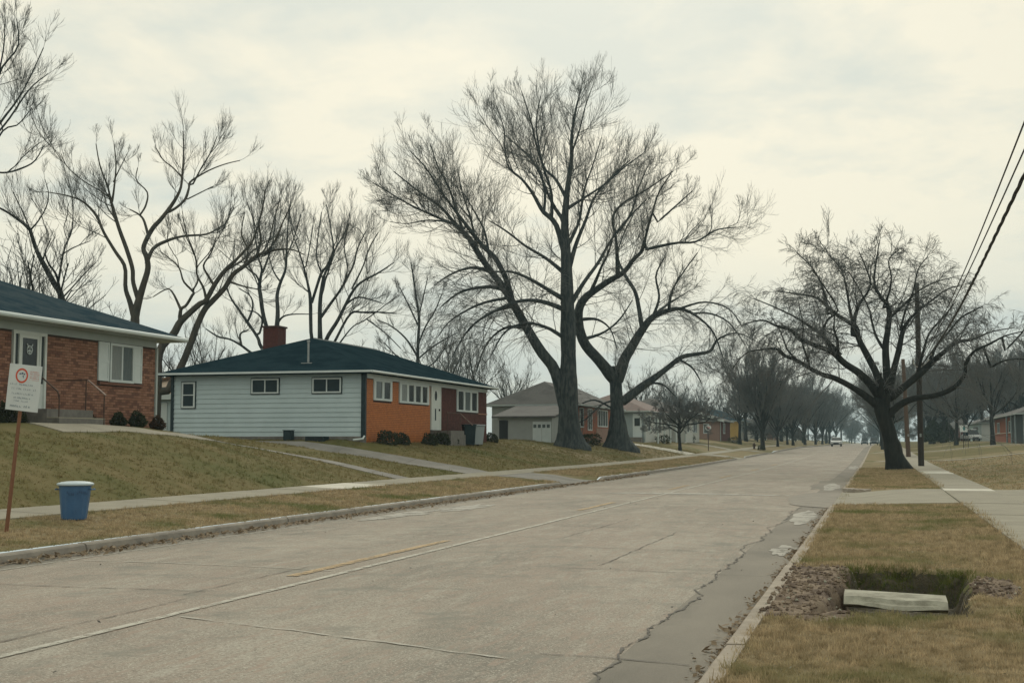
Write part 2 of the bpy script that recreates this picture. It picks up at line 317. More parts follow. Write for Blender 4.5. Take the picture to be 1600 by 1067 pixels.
# strips lying on the road
def strip(name, pts, widths, zoff, m, parent=None, zf=roadz, **kw):
    V = []; n = len(pts)
    for i, (x, y) in enumerate(pts):
        a = pts[max(i-1, 0)]; b = pts[min(i+1, n-1)]; d = np.array([b[0]-a[0], b[1]-a[1]], float); d /= np.linalg.norm(d)+1e-9; nn = np.array([-d[1], d[0]])*(widths[i] if hasattr(widths, '__len__') else widths)/2
        for s in (1, -1):
            px_, py_ = x+nn[0]*s, y+nn[1]*s; V.append((px_, py_, float(zf(px_, py_))+zoff))
    F = [(2*i, 2*i+1, 2*i+3, 2*i+2) for i in range(n-1)]
    return npmesh(name, V, F, m, parent, **kw)
def lin(x, y0, y1, st=2., wob=0, ex=0.): 
    n = max(2, int((y1-y0)/st)+1); return [(x+ex*i/(n-1)+random.uniform(-wob, wob), y0+(y1-y0)*i/(n-1)) for i in range(n)]
strip('centre_line', lin(-5.73, 2, 130, 1.5, .012), .085, .008, M_white, road)
for a, b in ((12.8, 18.0), (26.6, 30.4), (39, 43), (52, 56), (65, 69), (78, 82)): strip('yellow_dash', lin(-6.13, a, b, 1., .01), .14, .008, M_yellow, road)
strip('gutter_joint', lin(-9.84, 10, 60, 1., .012), .05, .006, M_crackl, road, label='pale joint line along the left gutter')
pts = []; x = -1.76
for y in np.arange(4, 30, .07): x += random.uniform(-.03, .03)+(-1.75+.03*math.sin(y*1.3)-x)*.12; pts.append((x, y))
strip('long_crack', pts, [random.choice([.006, .010, .014, .02, .034]) for _ in pts], .006, M_crack, road, label='long dark crack along the right gutter edge')
for y0, xa, xb, mm, sl_ in ((8.7, -5.6, -2.3, M_crackl, -.28), (8.65, -2.3, -1.1, M_crack2, -.1), (14.55, -3.9, -1.1, M_crack2, -.03), (21.6, -5.3, -4.1, M_crack2, -.02), (19, -10, -6, M_crack2, 0), (13.4, -10, -5.9, M_crackl, -.2), (28.3, -9.8, -1.8, M_crack2, 0), (36, -9.8, -1.2, M_crack2, 0), (11.2, -10, -6.2, M_crack2, -.1), (45, -9.8, -1.2, M_crack2, 0), (17.5, -4.4, -1.8, M_crack2, 0)):
    q = []; w = 0
    for x in np.arange(xa, xb, .15): w += random.uniform(-.03, .03); q.append((x, y0+w+sl_*(x-xb)))
    strip('joint_crack', q, [random.uniform(.015, .05) if mm is M_crackl else random.uniform(.01, .03) for _ in q], .0065, mm, road)
for x0, y0, l in ((-6.15, 6.3, 4.6), (-6.4, 11.0, 3.), (-3.2, 15, 6), (-4.6, 19, 5)):
    q = []; w = 0
    for y in np.arange(y0, y0+l, .15): w += random.uniform(-.015, .015); q.append((x0+w, y))
    strip('joint_crack', q, [random.uniform(.006, .022) for _ in q], .0065, M_crack2, road)
def blob(name, cx, cy, rx, ry, m, parent, zoff=.007, zf=roadz, k=22, seed=1, **kw):
    r_ = random.Random(seed); V = [(cx, cy, float(zf(cx, cy))+zoff)]
    for j in range(k):
        t = 2*math.pi*j/k; q = 1+r_.uniform(-.25, .25); X = cx+rx*q*math.cos(t); Y = cy+ry*q*math.sin(t); V.append((X, Y, float(zf(X, Y))+zoff))
    return npmesh(name, V, [(0, 1+j, 1+(j+1) % k) for j in range(k)], m, parent, **kw)
for i, (a, b, c, d) in enumerate(((-1.45, 26.3, .22, 2.2), (-1.30, 18.2, .16, .8), (-9.3, 24.6, .35, 1.8), (-8.9, 27.5, .45, 1.6), (-1.5, 44, .3, 3), (-1.4, 75, .25, 4), (-5, 36, 2.4, .5))):
    blob('cement_patch', a, b, c, d, M_patch, road, seed=i)
blob('asphalt_patch', -1.65, 46, .55, 6, M_gutter, road, zoff=.0045, seed=9)
# kerbs: one part per cast length
def kerb(name, face, back, ranges, m, label, seglen=3.05):
    root = thing(name, (face, 0, 0), kind='structure'); sg = 1 if back > face else -1; prev = None
    for a, b, tl, th in ranges:
        n = max(1, round((b-a)/seglen)) if b < 130 else max(1, round((b-a)/40)); L = (b-a)/n
        for i in range(n):
            y0 = a+i*L+.008; y1 = a+(i+1)*L-.008; V = []; K = 5
            jit = random.uniform(-.006, .006); jx = random.uniform(-.006, .006)
            for j in range(K):
                y = y0+(y1-y0)*j/(K-1); h = .118+jit+random.uniform(-.004, .004)
                if tl and i == 0 : h *= sst(.15+(y-a)/.9)
                if th and i == n-1: h *= sst(.15+(b-y)/.9)
                h = float(h); z = float(rise(y)); w = random.uniform(-.004, .004)+jx
                V += [(face+w-.012*0, y, z-.12), (face+w, y, z+h*.25), (face+sg*.018+w, y, z+h*.82), (face+sg*.04+w, y, z+h), (back+jx, y, z+h*1.03), (back, y, z-.12)]
            F = []
            for j in range(K-1):
                for q in range(6): F.append((j*6+q, j*6+(q+1) % 6, (j+1)*6+(q+1) % 6, (j+1)*6+q))
            F += [tuple(range(6)), tuple((K-1)*6+q for q in reversed(range(6)))]
            MB().add(V, F).build('kerb_segment', m, root)
    return root
kerb('kerb', XL, XLb, [(6, 43.4, 0, 1), (49.2, 99.8, 1, 1), (106.3, 128.8, 1, 1), (134.3, 200, 1, 0), (200, 600, 0, 0)], M_kerb, 'left')
kerb('kerb', XR, XRb, [(3, 29.7, 0, 1), (39.2, 87.8, 1, 1), (91.3, 127.8, 1, 1), (132.3, 200, 1, 0), (200, 600, 0, 0)], M_kerb_r, 'right')
# sidewalks, slab by slab
def drape(name, x0, x1, y0, y1, zf, off, m, parent, nx=2, ny=2, skew=0., thick=.05, **kw):
    xs = np.linspace(x0, x1, nx+1); ys = np.linspace(y0, y1, ny+1); X, Y = np.meshgrid(xs, ys); Z = zf(X, Y)+off
    top = np.stack([X.ravel()+skew, Y.ravel(), Z.ravel()], 1); bot = top.copy(); bot[:, 2] -= thick; n = nx+1; T = len(top); F = []
    for j in range(ny):
        for i in range(nx): a = j*n+i; F.append((a, a+1, a+n+1, a+n)); 
    for i in range(nx): F.append((i, i+T, i+1+T, i+1)); a = ny*n+i; F.append((a, a+1, a+1+T, a+T))
    for j in range(ny): a = j*n; F.append((a, a+n, a+n+T, a+T)); a = j*n+nx; F.append((a, a+T, a+n+T, a+n))
    return npmesh(name, np.vstack([top, bot]), F, m, parent, **kw)
swl = thing('sidewalk', (-13.8, 0, 0), kind='structure')
y = 8.0; i = 0
while y < 62:
    L = 1.5; light = 29.3 < y < 33.2
    drape('paving_slab', -14.42, -13.15, y+.008, y+L-.008, gl, .022+random.uniform(-.003, .003), M_conc_l if light and i % 3 != 2 else M_conc, swl); y += L; i += 1
while y < 190: drape('paving_slab', -14.42, -13.15, y+.01, y+5.98, gl, .02, M_conc, swl, ny=8); y += 6
swr = thing('sidewalk', (2.3, 0, 0), kind='structure'); y = 10.
while y < 70:
    drape('paving_slab', 1.72, 3.02, y+.008, y+1.492, gr, .034+random.uniform(-.003, .003), M_conc_l if 55 < y < 60 or 36 < y < 38 else M_conc, swr); y += 1.5
while y < 190: drape('paving_slab', 1.72, 3.02, y+.01, y+5.98, gr, .034, M_conc, swr, ny=8); y += 6
dw = thing('driveway', (-15, 46.2, 0), kind='structure')
drape('apron', XLb+.15, -13.13, 44.0, 48.5, gl, .014, M_drive, dw, 8, 8)
for a, b in ((-17.4, -14.44), (-20.4, -17.42), (-23.4, -20.42), (-26.4, -23.42), (-36, -26.42)): drape('driveway_slab', a, b, 44.6, 47.4, gl, .02, M_drive, dw, 8, 6)
dw = thing('driveway', (1, 34, 0), kind='structure')
V = [(-2.05, 31.2), (-1.75, 30.4), (XRb-.14, 29.95), (XRb-.14, 38.85), (-1.8, 38.6), (-2.1, 37.6), (-2.3, 34.5)]
npmesh('gutter_apron', [(a, b, float(roadz(a, b))+.010) for a, b in [(-1.5, 34.4)]+V], [(0, 1+(i+1) % 7, 1+i) for i in range(7)], mat('apron_asphalt', (.29, .262, .22), (.235, .215, .185), 2.2, bump=.4, bscale=60), dw)
for i in range(6):
    t0, t1 = i/6*1.45, (i+1)/6*1.45; q = [(XRb-.16+.75-.75*math.cos(t)*1., 39.5-.78*math.sin(t)) for t in (t0, t1)]
    zq = [float(roadz(XR, 39)) for _ in q]; o_ = [(XRb+.0+.75-.59*math.cos(t), 39.5-.62*math.sin(t)) for t in (t0, t1)]
    MB().add([(*q[0], zq[0]-.1), (*q[1], zq[1]-.1), (*o_[1], zq[1]-.1), (*o_[0], zq[0]-.1), (*q[0], zq[0]+.135), (*q[1], zq[1]+.135-.008*i), (*o_[1], zq[1]+.14), (*o_[0], zq[0]+.14)], [(0, 3, 2, 1), (4, 5, 6, 7), (0, 1, 5, 4), (1, 2, 6, 5), (2, 3, 7, 6), (3, 0, 4, 7)]).build('kerb_return', M_kerb_r, dw)
drape('apron', XRb-.15, 1.70, 30.1, 38.7, gr, .013, M_conc, dw, 8, 16)
for a, b in ((3.04, 6.5), (6.52, 10), (10.02, 14)): drape('driveway_slab', a, b, 30.6, 38.2, gr, .02, M_conc, dw, 8, 10)
for aps, zf, x0, x1, x2, x3 in ((APL[1:], gl, XLb+.15, -13.13, -14.44, -30), (APR[1:], gr, XRb-.15, 1.70, 3.04, 16)):
    for a, b in aps:
        dw = thing('driveway', (x0, (a+b)/2, 0), kind='structure'); drape('apron', x0, x1, a+.3, b-.3, zf, .016, M_conc, dw, 8, 4); drape('driveway_slab', x2, x3, a+.6, b-.6, zf, .03, M_conc_l if a == 100 else M_conc, dw, 24, 2)
pth = thing('path', (-17, 38, 0), kind='structure')
for i in range(6): drape('path_slab', -14.44-i*1.02, -13.44-i*1.02-1.98, 37.6, 38.7, gl, .02, M_drive, pth, 3, 3)
def rz(X, Y): return gl(X, Y)
for i in range(6):
    q = [(-20.5, 27+i*1.85), (-20.5, 27+(i+1)*1.85-.02)]
    drape('path_slab', -20.0, -19.05, q[0][1], q[1][1], gl, .022, M_conc if i < 4 else M_drive, pth, 2, 4)
drape('path_slab', -20.6, -19.07, 38.72-.01, 38.1, gl, .0, M_drive, pth, 2, 2)
# ------------------------------------------------------------------ grass blades (uncountable)
def blades(name, n, xr_, yr_, zf, keep, h, w, m, dens_near=True, lie=(.3, 1.2), per=6):
    X = rng.uniform(*xr_, n); u = rng.uniform(0, 1, n)
    Y = yr_[0]*(yr_[1]/yr_[0])**u if dens_near else yr_[0]+(yr_[1]-yr_[0])*u
    k = keep(X, Y); X, Y = X[k], Y[k]; n = len(X); sc = (Y/yr_[0])**.45 if dens_near else np.ones(n)
    X = np.repeat(X, per)+rng.normal(0, .018, n*per)*np.repeat(sc, per); Y = np.repeat(Y, per)+rng.normal(0, .018, n*per)*np.repeat(sc, per); sc = np.repeat(sc, per); n *= per
    Z = zf(X, Y)-.006; az = rng.uniform(0, 2*np.pi, n); ti = rng.uniform(*lie, n); hh = h*rng.uniform(.5, 1.25, n)*np.minimum(sc, 1.6)*(.75+.75*np.clip(vnoise(X, Y, 2.3, 6)*.9+vnoise(X, Y, 7.1, 4)*.5+.3, 0, 1.2)); ww = w*rng.uniform(.7, 1.3, n)*sc
    d = np.stack([np.cos(az)*np.sin(ti), np.sin(az)*np.sin(ti), np.cos(ti)], 1); sd_ = np.stack([-np.sin(az), np.cos(az), 0*az], 1)
    P = np.stack([X, Y, Z], 1); V = np.stack([P-sd_*ww[:, None]/2, P+sd_*ww[:, None]/2, P+d*hh[:, None]], 1).reshape(-1, 3)
    return npmesh(name, V, np.arange(n*3).reshape(-1, 3), m, kind='stuff')
def keep_r(X, Y):
    return (pitmask(X, Y) < .12) & (dirtmask(X, Y) < .5+rng.uniform(-.3, .2, len(X))) & (X < 1.74+rng.uniform(-.03, .05, len(X))) & (mouth(Y, APR)*1. < .5) & (X > XRb-.02)
props(blades('verge_grass', 60000, (XRb-.03, 1.78), (3.5, 70), gr, keep_r, .036, .0045, M_blade), 'dry tan grass on the verge right of the road', 'grass')
def keep_r2(X, Y): return (X > 3.0) & ((Y < 30.3) | (Y > 38.5))
props(blades('lawn_grass', 9000, (3.0, 12), (22, 90), gr, keep_r2, .06, .012, M_blade), 'dry grass right of the far sidewalk', 'grass')
def keep_l(X, Y): return (mouth(Y, APL) < .5) & (X > -13.17) | (X < -14.4) & (X > -19.6) & ~((Y > 44.4) & (Y < 47.6)) & ~((Y > 37.5) & (Y < 38.8))
o = blades('verge_grass', 26000, (-13.2, XLb), (12, 100), gl, lambda X, Y: (mouth(Y, APL) < .5), .05, .008, M_blade); props(o, 'dry tan grass on the verge between left kerb and sidewalk', 'grass')
o = blades('lawn_grass', 36000, (-26, -14.38), (14, 110), gl, lambda X, Y: (X < -14.38) & ((X > -19.05) | (Y > 48.6) | (X < -20) & (Y > 36)) & ~((Y > 44.5) & (Y < 47.5)) & ~((Y > 37.5) & (Y < 38.8)), .055, .010, M_blade2); props(o, 'olive brown lawn rising from the left sidewalk to the houses', 'grass')
# green tufts overhanging the far rim of the pit and beside it
def ring(X, Y): p = pitmask(X, Y); return (p > .05) & (p < .9) & (Y > 13.9) | (np.hypot((X-1.40)/.42, (Y-10.6)/.8) < rng.uniform(.3, 1.1, len(X)))
def edge_keep(X, Y): return (np.abs(X-1.74+.05*vnoise(X, Y, 3, 1)) < .06+.05*rng.random(len(X))) & (mouth(Y, APR) < .5) | (np.abs(X-XRb+.0) < .03) & (rng.random(len(X)) < .35) & (dirtmask(X, Y) < .3)
props(blades('verge_grass', 26000, (XRb-.05, 1.85), (3.5, 60), gr, edge_keep, .06, .005, M_blade), 'ragged grass fringe overhanging kerb and sidewalk on the right', 'grass')
props(blades('green_grass', 16000, (-.5, 1.9), (9.6, 15.3), gr, ring, .08, .005, M_green, False, (.1, 1.1)), 'green grass tufts round the rim of the dug pit', 'grass')
# ------------------------------------------------------------------ pit, slab, dirt clods, litter
sb = MB(); K = 22; V = []
for i in range(K):
    t = i/(K-1); x = -.34+t*.92; j = .018*math.sin(t*9)+random.uniform(-.006, .006); j2 = .03*math.sin(t*7+1)+random.uniform(-.008, .008)
    yb = 12.95-.10*t; zt = .075-.02*t
    V += [(x, yb, zt+.005), (x, yb-.42+j, zt-.012+.3*j), (x, yb-.46+j, zt-.05), (x, yb-.50+j2, zt-.055+.3*j2), (x, yb-.53+j2, zt-.085+.4*j2), (x, yb-.36, zt-.12), (x, yb, zt-.12)]
F = [(i*7+q, i*7+(q+1) % 7, (i+1)*7+(q+1) % 7, (i+1)*7+q) for i in range(K-1) for q in range(7)]+[tuple(range(7)), tuple((K-1)*7+q for q in reversed(range(7)))]
sb.add(V, F).build('concrete_slab', M_slab, loc=(.15, 12.6, 0), label='broken pale concrete slab lying across the dug pit in the verge', cat='slab')
def clods(name, n, place, smin, smax, m, seed, **kw):
    r_ = np.random.default_rng(seed); V = []; F = []
    ico = np.array([(0, 0, 1), (.9, 0, .3), (.3, .85, .3), (-.7, .5, .3), (-.7, -.5, .3), (.3, -.85, .3), (0, 0, -.6)]); fc = [(0, 1, 2), (0, 2, 3), (0, 3, 4), (0, 4, 5), (0, 5, 1), (6, 2, 1), (6, 3, 2), (6, 4, 3), (6, 5, 4), (6, 1, 5)]
    for i in range(n):
        x, y, z = place(r_); s = r_.uniform(smin, smax); q = ico*s*r_.uniform(.6, 1.4, (7, 3)); V.append(q+[x, y, z]); F.append(np.array(fc)+7*i)
    return npmesh(name, np.vstack(V), np.vstack(F), m, kind='stuff', **kw)
def pl_dirt(r_):
    while True:
        x, y = r_.uniform(-.95, 1.5), r_.uniform(10.2, 15.2)
        if dirtmask(x, y) > .4 and pitmask(x, y) < .6: return x, y, float(gr(x, y))
clods('dirt_clods', 800, pl_dirt, .006, .030, M_dirt, 3, label='lumps of dug soil heaped between kerb and pit', cat='dirt')
clods('pale_stones', 60, pl_dirt, .008, .022, M_slab, 5, label='pale pebbles scattered in the dug dirt', cat='stones')
def leaves(name, n, place, s, m, seed, **kw):
    r_ = np.random.default_rng(seed); V = []; 
    for i in range(n):
        x, y, z = place(r_); a = r_.uniform(0, 6.28); b = r_.uniform(-.7, .7); q = s*r_.uniform(.5, 1.4); u = np.array([math.cos(a), math.sin(a), b])*q; w = np.array([-math.sin(a), math.cos(a), r_.uniform(-.6, .6)])*q*.6; p = np.array([x, y, z+q*.5])
        V += [p-u, p-w, p+u, p+w]
    return npmesh(name, np.array(V), np.arange(n*4).reshape(-1, 4), m, kind='stuff', **kw)
def pl_rg(r_):
    y = r_.uniform(5, 30)
    if r_.random() < .7: y = r_.choice([7.5, 9.3, 10.6, 12.5, 15, 17.5, 20, 24, 27.5, 28.6])+r_.normal(0, .45)
    x = XR-abs(r_.normal(0, .07)); return x, y, float(roadz(x, y))+.004
leaves('gutter_litter', 900, pl_rg, .028, M_leaf, 2, label='dead leaves and grit along the foot of the right kerb', cat='leaf litter')
def pl_lg(r_): x = XL+.03+abs(r_.normal(0, .2)); y = r_.uniform(10, 58); return x, y, float(roadz(x, y))+.004
leaves('gutter_litter', 2600, pl_lg, .045, M_leaf, 4, label='dead leaves and twigs along the foot of the left kerb', cat='leaf litter')
sm = MB()
for i in range(240):
    y = random.uniform(11, 34) if i < 190 else random.uniform(34, 60); x = XL+random.uniform(.08, .48); a = random.gauss(math.pi/2, .5); l = random.uniform(.08, .30); z = float(roadz(x, y))+.014
    p0 = (x, y, z); p1 = (x+math.cos(a)*l*.5, y+math.sin(a)*l*.5, z+random.uniform(0, .03)); p2 = (x+math.cos(a+.3)*l, y+math.sin(a+.3)*l, z+random.uniform(0, .04)); sm.tube([p0, p1, p2], [.007, .006, .003], 4)
sm.build('gutter_sticks', M_stick, label='bleached twigs lying in the left gutter', cat='sticks', kind='stuff')
def pl_road(r_): x = r_.uniform(-9.5, -1.2); y = r_.uniform(5, 40); return x, y, float(roadz(x, y))+.003
leaves('road_crumbs', 130, pl_road, .014, M_crack, 8, label='dark crumbs scattered on the road', cat='grit')
def pl_law(r_):
    x = r_.uniform(-19, -14.5); y = r_.uniform(22, 90); return x, y, float(gl(x, y))+.04
leaves('lawn_leaves', 260, pl_law, .020, M_leaf, 9, label='dead leaves scattered on the left lawns', cat='leaves')
def pl_vr(r_):
    x = r_.uniform(-.8, 1.7); y = 5*(30/5)**r_.random(); return x, y, float(gr(x, y))+.03
leaves('verge_leaves', 160, pl_vr, .011, M_slab, 12, label='small pale flecks in the right verge grass', cat='leaves')
# ------------------------------------------------------------------ building parts
def window(parent, pl, pos, sg, a0, a1, z0, z1, n=2, fw=.07, frame=M_trim, pane=M_curt2, sash=None, depth=.05, edge=None, panes=None, gaps=None, fv=None):
    """frame part with pane sub-parts; n panes side by side"""
    m = MB(); dd = depth
    if edge: MB().wb(pl, pos, sg, a0-.04, a1+.04, z0-.04, z1+.04, .0, dd*.5).build('window_surround', edge, parent)
    fv = fv or min(fw, .09); za, zb_ = z0+fv, z1-fv
    m.wb(pl, pos, sg, a0, a1, z0, za, 0, dd); m.wb(pl, pos, sg, a0, a1, zb_, z1, 0, dd); m.wb(pl, pos, sg, a0, a0+fw, za, zb_, 0, dd); m.wb(pl, pos, sg, a1-fw, a1, za, zb_, 0, dd)
    g = gaps or fw*.8; w = (a1-a0-2*fw-g*(n-1))/n
    for i in range(n-1): q = a0+fw+(i+1)*w+i*g; m.wb(pl, pos, sg, q, q+g, za, zb_, 0, dd*.96)
    if sash: m.wb(pl, pos, sg, a0+fw, a1-fw, (z0+z1)/2-.02, (z0+z1)/2+.02, 0, dd*.9)
    f = m.build('window', frame, parent)
    for i in range(n):
        q = a0+fw+i*(w+g); MB().wb(pl, pos, sg, q, q+w, za, zb_, .0, dd*.45).build('pane', panes[i % len(panes)] if panes else pane, f)
    return f
def hip(parent, x0, x1, y0, y1, ze, pitch, m, ridge='y', th=.12, gable=False):
    cx = (x0+x1)/2; hw = (x1-x0)/2; zr = ze+pitch*hw; i = 0 if gable else hw
    E = [(x0, y0, ze), (x1, y0, ze), (x1, y1, ze), (x0, y1, ze)]; R = [(cx, y0+i, zr), (cx, y1-i, zr)]; lo = [(a, b, c-th) for a, b, c in E]
    b = MB().add(E+R+lo, [(0, 1, 4), (1, 2, 5, 4), (2, 3, 5), (3, 0, 4, 5), (6, 9, 8, 7)]+([(0, 6, 7, 1), (1, 7, 8, 2), (2, 8, 9, 3), (3, 9, 6, 0)]))
    return b.build('roof', m, parent), zr
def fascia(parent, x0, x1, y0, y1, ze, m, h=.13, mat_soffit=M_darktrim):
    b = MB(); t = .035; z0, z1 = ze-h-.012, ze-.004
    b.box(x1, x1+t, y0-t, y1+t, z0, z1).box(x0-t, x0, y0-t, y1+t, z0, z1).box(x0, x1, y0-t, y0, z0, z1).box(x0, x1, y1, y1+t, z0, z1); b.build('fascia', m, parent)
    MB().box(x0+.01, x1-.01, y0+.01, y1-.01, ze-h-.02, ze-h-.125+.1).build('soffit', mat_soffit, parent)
def brickface(parent, pos, sg, a0, a1, z0, z1, holes, mats, single=0, near_a=None, bl=.2, bh=.066, g=.011, d=.014):
    cells = []; row = 0; z = z0
    while z+bh <= z1+.001:
        a = a0-(bl+g)/2*(row % 2)
        while a < a1:
            b0, b1 = max(a, a0), min(a+bl, a1)
            segs = [(b0, b1)]
            for h0, h1, q0, q1 in holes:
                if z+bh > q0 and z < q1:
                    ns = []
                    for s0, s1 in segs:
                        if s1 <= h0 or s0 >= h1: ns.append((s0, s1))
                        else:
                            if s0 < h0: ns.append((s0, h0))
                            if s1 > h1: ns.append((h1, s1))
                    segs = ns
            cells += [(s0, s1, z) for s0, s1 in segs if s1-s0 > .03]; a += bl+g
        z += bh+g; row += 1
    if single:
        cells.sort(key=lambda c: (abs(c[0]-near_a))); big, cells = cells[:single], cells[single:]; full = {}
        for s0, s1, z in big:
            mi = random.choice([0, 0, 1, 1, 2]); key = (round(s1-s0, 2), mi)
            if key not in full:
                full[key] = MB().box(-.0, sg*d, 0, s1-s0, 0, bh); me = bpy.data.meshes.new('brick'); me.from_pydata(full[key].v, [], full[key].f); me.materials.append(mats[mi]); me.update(); full[key] = me
            o = bpy.data.objects.new('brick', full[key]); COL.objects.link(o); o.parent = parent; og = ORG[parent.name]
            o.location = (pos+sg*(random.uniform(-.003, .002))-og[0], s0-og[1], z-og[2])
    V = []; F = []; mi = []
    base = [(0, 3, 2, 1), (4, 5, 6, 7), (0, 1, 5, 4), (1, 2, 6, 5), (2, 3, 7, 6), (3, 0, 4, 7)]
    for n, (s0, s1, z) in enumerate(cells):
        x0, x1 = sorted((pos, pos+sg*(d+random.uniform(-.003, .003)))); V += [(x0,s0,z),(x1,s0,z),(x1,s1,z),(x0,s1,z),(x0,s0,z+bh),(x1,s0,z+bh),(x1,s1,z+bh),(x0,s1,z+bh)]
        F += [tuple(8*n+i for i in f) for f in base]; mi += [random.choice(range(len(mats)))]*6
    if V: npmesh('brickwork', V, F, mats, parent, mi=mi, kind='stuff')
def bush(name, c, r, m, label, group, h=None, parent=None, n=900):
    h = h or r; u = rng.normal(size=(n, 3)); u /= np.linalg.norm(u, axis=1)[:, None]; rr = rng.uniform(.72, 1.05, n)[:, None]*(1+.10*np.sin(u*5+r*9).sum(1))[:, None]
    P = u*rr*[r, r, h]; P[:, 2] = np.maximum(P[:, 2]+h*.75, .01); a = rng.normal(size=(n, 3)); a /= np.linalg.norm(a, axis=1)[:, None]; b = np.cross(a, rng.normal(size=(n, 3))); b /= np.linalg.norm(b, axis=1)[:, None]; s = .05*(.6+r)
    V = np.stack([P-a*s, P+b*s*.6, P+a*s, P-b*s*.6], 1).reshape(-1, 3); root = thing(name, c, label, 'bush', group)
    npmesh('foliage', V+np.array(c), np.arange(n*4).reshape(-1, 4), m, root)
    # woody core so that light does not pass straight through
    mb = MB(); 
    for i in range(9): t = i*.7; mb.tube([c, (c[0]+math.cos(t)*r*.4, c[1]+math.sin(t)*r*.4, c[2]+h*.7), (c[0]+math.cos(t)*r*.75, c[1]+math.sin(t)*r*.75, c[2]+h*1.25)], [.02, .012, .005], 4)
    mb.build('stem', M_twig, root); return root
def railing(root, pts_top, posts, r=.02, slope_mat=None):
    MB().tube(pts_top, r, 6).build('handrail', M_rail if not slope_mat else slope_mat, root)
    for a, b in posts: MB().tube([a, b], r*.8, 6).build('rail_post', M_rail, root)
# ---- house 1: red brick, left
H1 = thing('brick_house', (-21.7, 28, 1.9), 'red brick ranch house with white shuttered window and charcoal roof behind the sign', 'house')
MB().box(-30.6, -21.7, 18.6, 35.45, 1.2, 4.62).build('wall', M_mortar, H1)
hip(H1, -31.2, -21.1, 18.0, 36.05, 4.78, .385, M_roof1); fascia(H1, -31.2, -21.1, 18.0, 36.05, 4.78, M_trim, .13, M_trimd)
MB().tube([(-21.02, 18, 4.70), (-21.02, 36.1, 4.70)], .065, 8).build('gutter', M_trim, H1)
MB().box(-21.7, -21.665, 27, 28.44, 4.42, 4.62).box(-21.7, -21.665, 28.44, 35.4, 4.42, 4.62).build('frieze_board', M_trimd, H1)
brickface(H1, -21.7, 1, 26.4, 35.37, 1.75, 4.42, [(28.44, 29.88, 2.3, 4.5), (32.28, 34.62, 3.2, 4.5)], M_brick, 300, 30.9)
MB().box(-21.70, -21.64, 35.37, 35.46, 1.75, 4.42).build('corner_board', M_trimd, H1)
MB().box(-21.7, -21.63, 32.35, 34.6, 3.16, 3.235).build('window_sill', M_brick[2], H1)
window(H1, 'x', -21.7, 1, 32.86, 34.12, 3.25, 4.40, 2, .075, M_trim, panes=[M_curt, M_curt2], depth=.07)
for a, b in ((32.30, 32.83), (34.15, 34.58)):
    s = MB().box(-21.69, -21.66, a, b, 3.27, 4.40).build('shutter', M_trim, H1)
    MB().box(-21.66, -21.645, a, a+.06, 3.27, 4.40).box(-21.66, -21.645, b-.06, b, 3.27, 4.40).box(-21.66, -21.645, a+.06, b-.06, 3.27, 3.34).box(-21.66, -21.645, a+.06, b-.06, 3.80, 3.86).box(-21.66, -21.645, a+.06, b-.06, 4.33, 4.40).build('shutter_frame', M_trim, s)
df = MB().box(-21.7, -21.63, 28.46, 28.53, 2.36, 4.42).box(-21.7, -21.63, 29.78, 29.86, 2.36, 4.42).box(-21.7, -21.63, 28.53, 29.78, 4.33, 4.42).box(-21.7, -21.635, 28.70, 28.76, 2.36, 4.33).box(-21.7, -21.635, 29.56, 29.62, 2.36, 4.33).build('door_frame', M_door, H1)
for a, b in ((28.53, 28.70), (29.62, 29.78)): MB().box(-21.7, -21.68, a, b, 3.05, 4.33).build('sidelight_glass', M_pane, df); MB().box(-21.7, -21.675, a, b, 2.36, 3.05).build('sidelight_panel', M_door, df)
dr = MB().box(-21.69, -21.65, 28.76, 28.85, 2.36, 4.33).box(-21.69, -21.65, 29.47, 29.56, 2.36, 4.33).box(-21.69, -21.65, 28.85, 29.47, 4.24, 4.33).box(-21.69, -21.65, 28.85, 29.47, 2.36, 3.15).build('door', M_door, H1)
MB().box(-21.69, -21.67, 28.85, 29.47, 3.15, 4.24).build('door_glass', M_pane, dr)
MB().box(-21.65, -21.60, 29.49, 29.53, 3.22, 3.36).build('door_handle', M_black, dr)
wr = MB(); c = np.array((-21.655, 29.15, 3.93))
wr.tube([c+np.array((0, math.cos(t)*.11, math.sin(t)*.11)) for t in np.linspace(0, 6.283, 13)], .014, 5)
for t in (.9, 2.2): wr.tube([c+np.array((0, math.cos(t)*.05, math.sin(t)*.05)), c+np.array((0, math.cos(t)*.2, math.sin(t)*.2))], .016, 5)
for t in (3.6, 4.7, 5.8): wr.tube([c, c+np.array((0, math.cos(t)*.09, math.sin(t)*.09))], .018, 5)
wr.build('door_decoration', M_trim, dr)
stp = MB().box(-21.69, -20.35, 28.15, 30.15, 1.3, 2.34).build('stoop', M_step, H1); MB().box(-20.35, -19.98, 28.15, 30.15, 1.3, 2.10).build('step', M_step, stp); MB().box(-20.35, -19.975, 28.14, 30.16, 2.10, 2.125).build('step_edge', M_conc, stp)
railing(H1, [(-21.5, 30.1, 3.16), (-20.5, 30.1, 3.16)], [((-20.55, 30.1, 2.3), (-20.55, 30.1, 3.16)), ((-19.98, 30.1, 1.75), (-19.98, 30.1, 2.74))])
MB().tube([(-20.5, 30.1, 3.16), (-19.94, 30.1, 2.74)], .022, 6).build('handrail', M_railL, H1)
railing(H1, [(-21.4, 28.3, 3.2), (-20.7, 28.3, 3.2), (-20.15, 28.3, 2.78), (-20.1, 28.3, 2.6)], [((-20.1, 28.3, 1.8), (-20.1, 28.3, 2.7))])
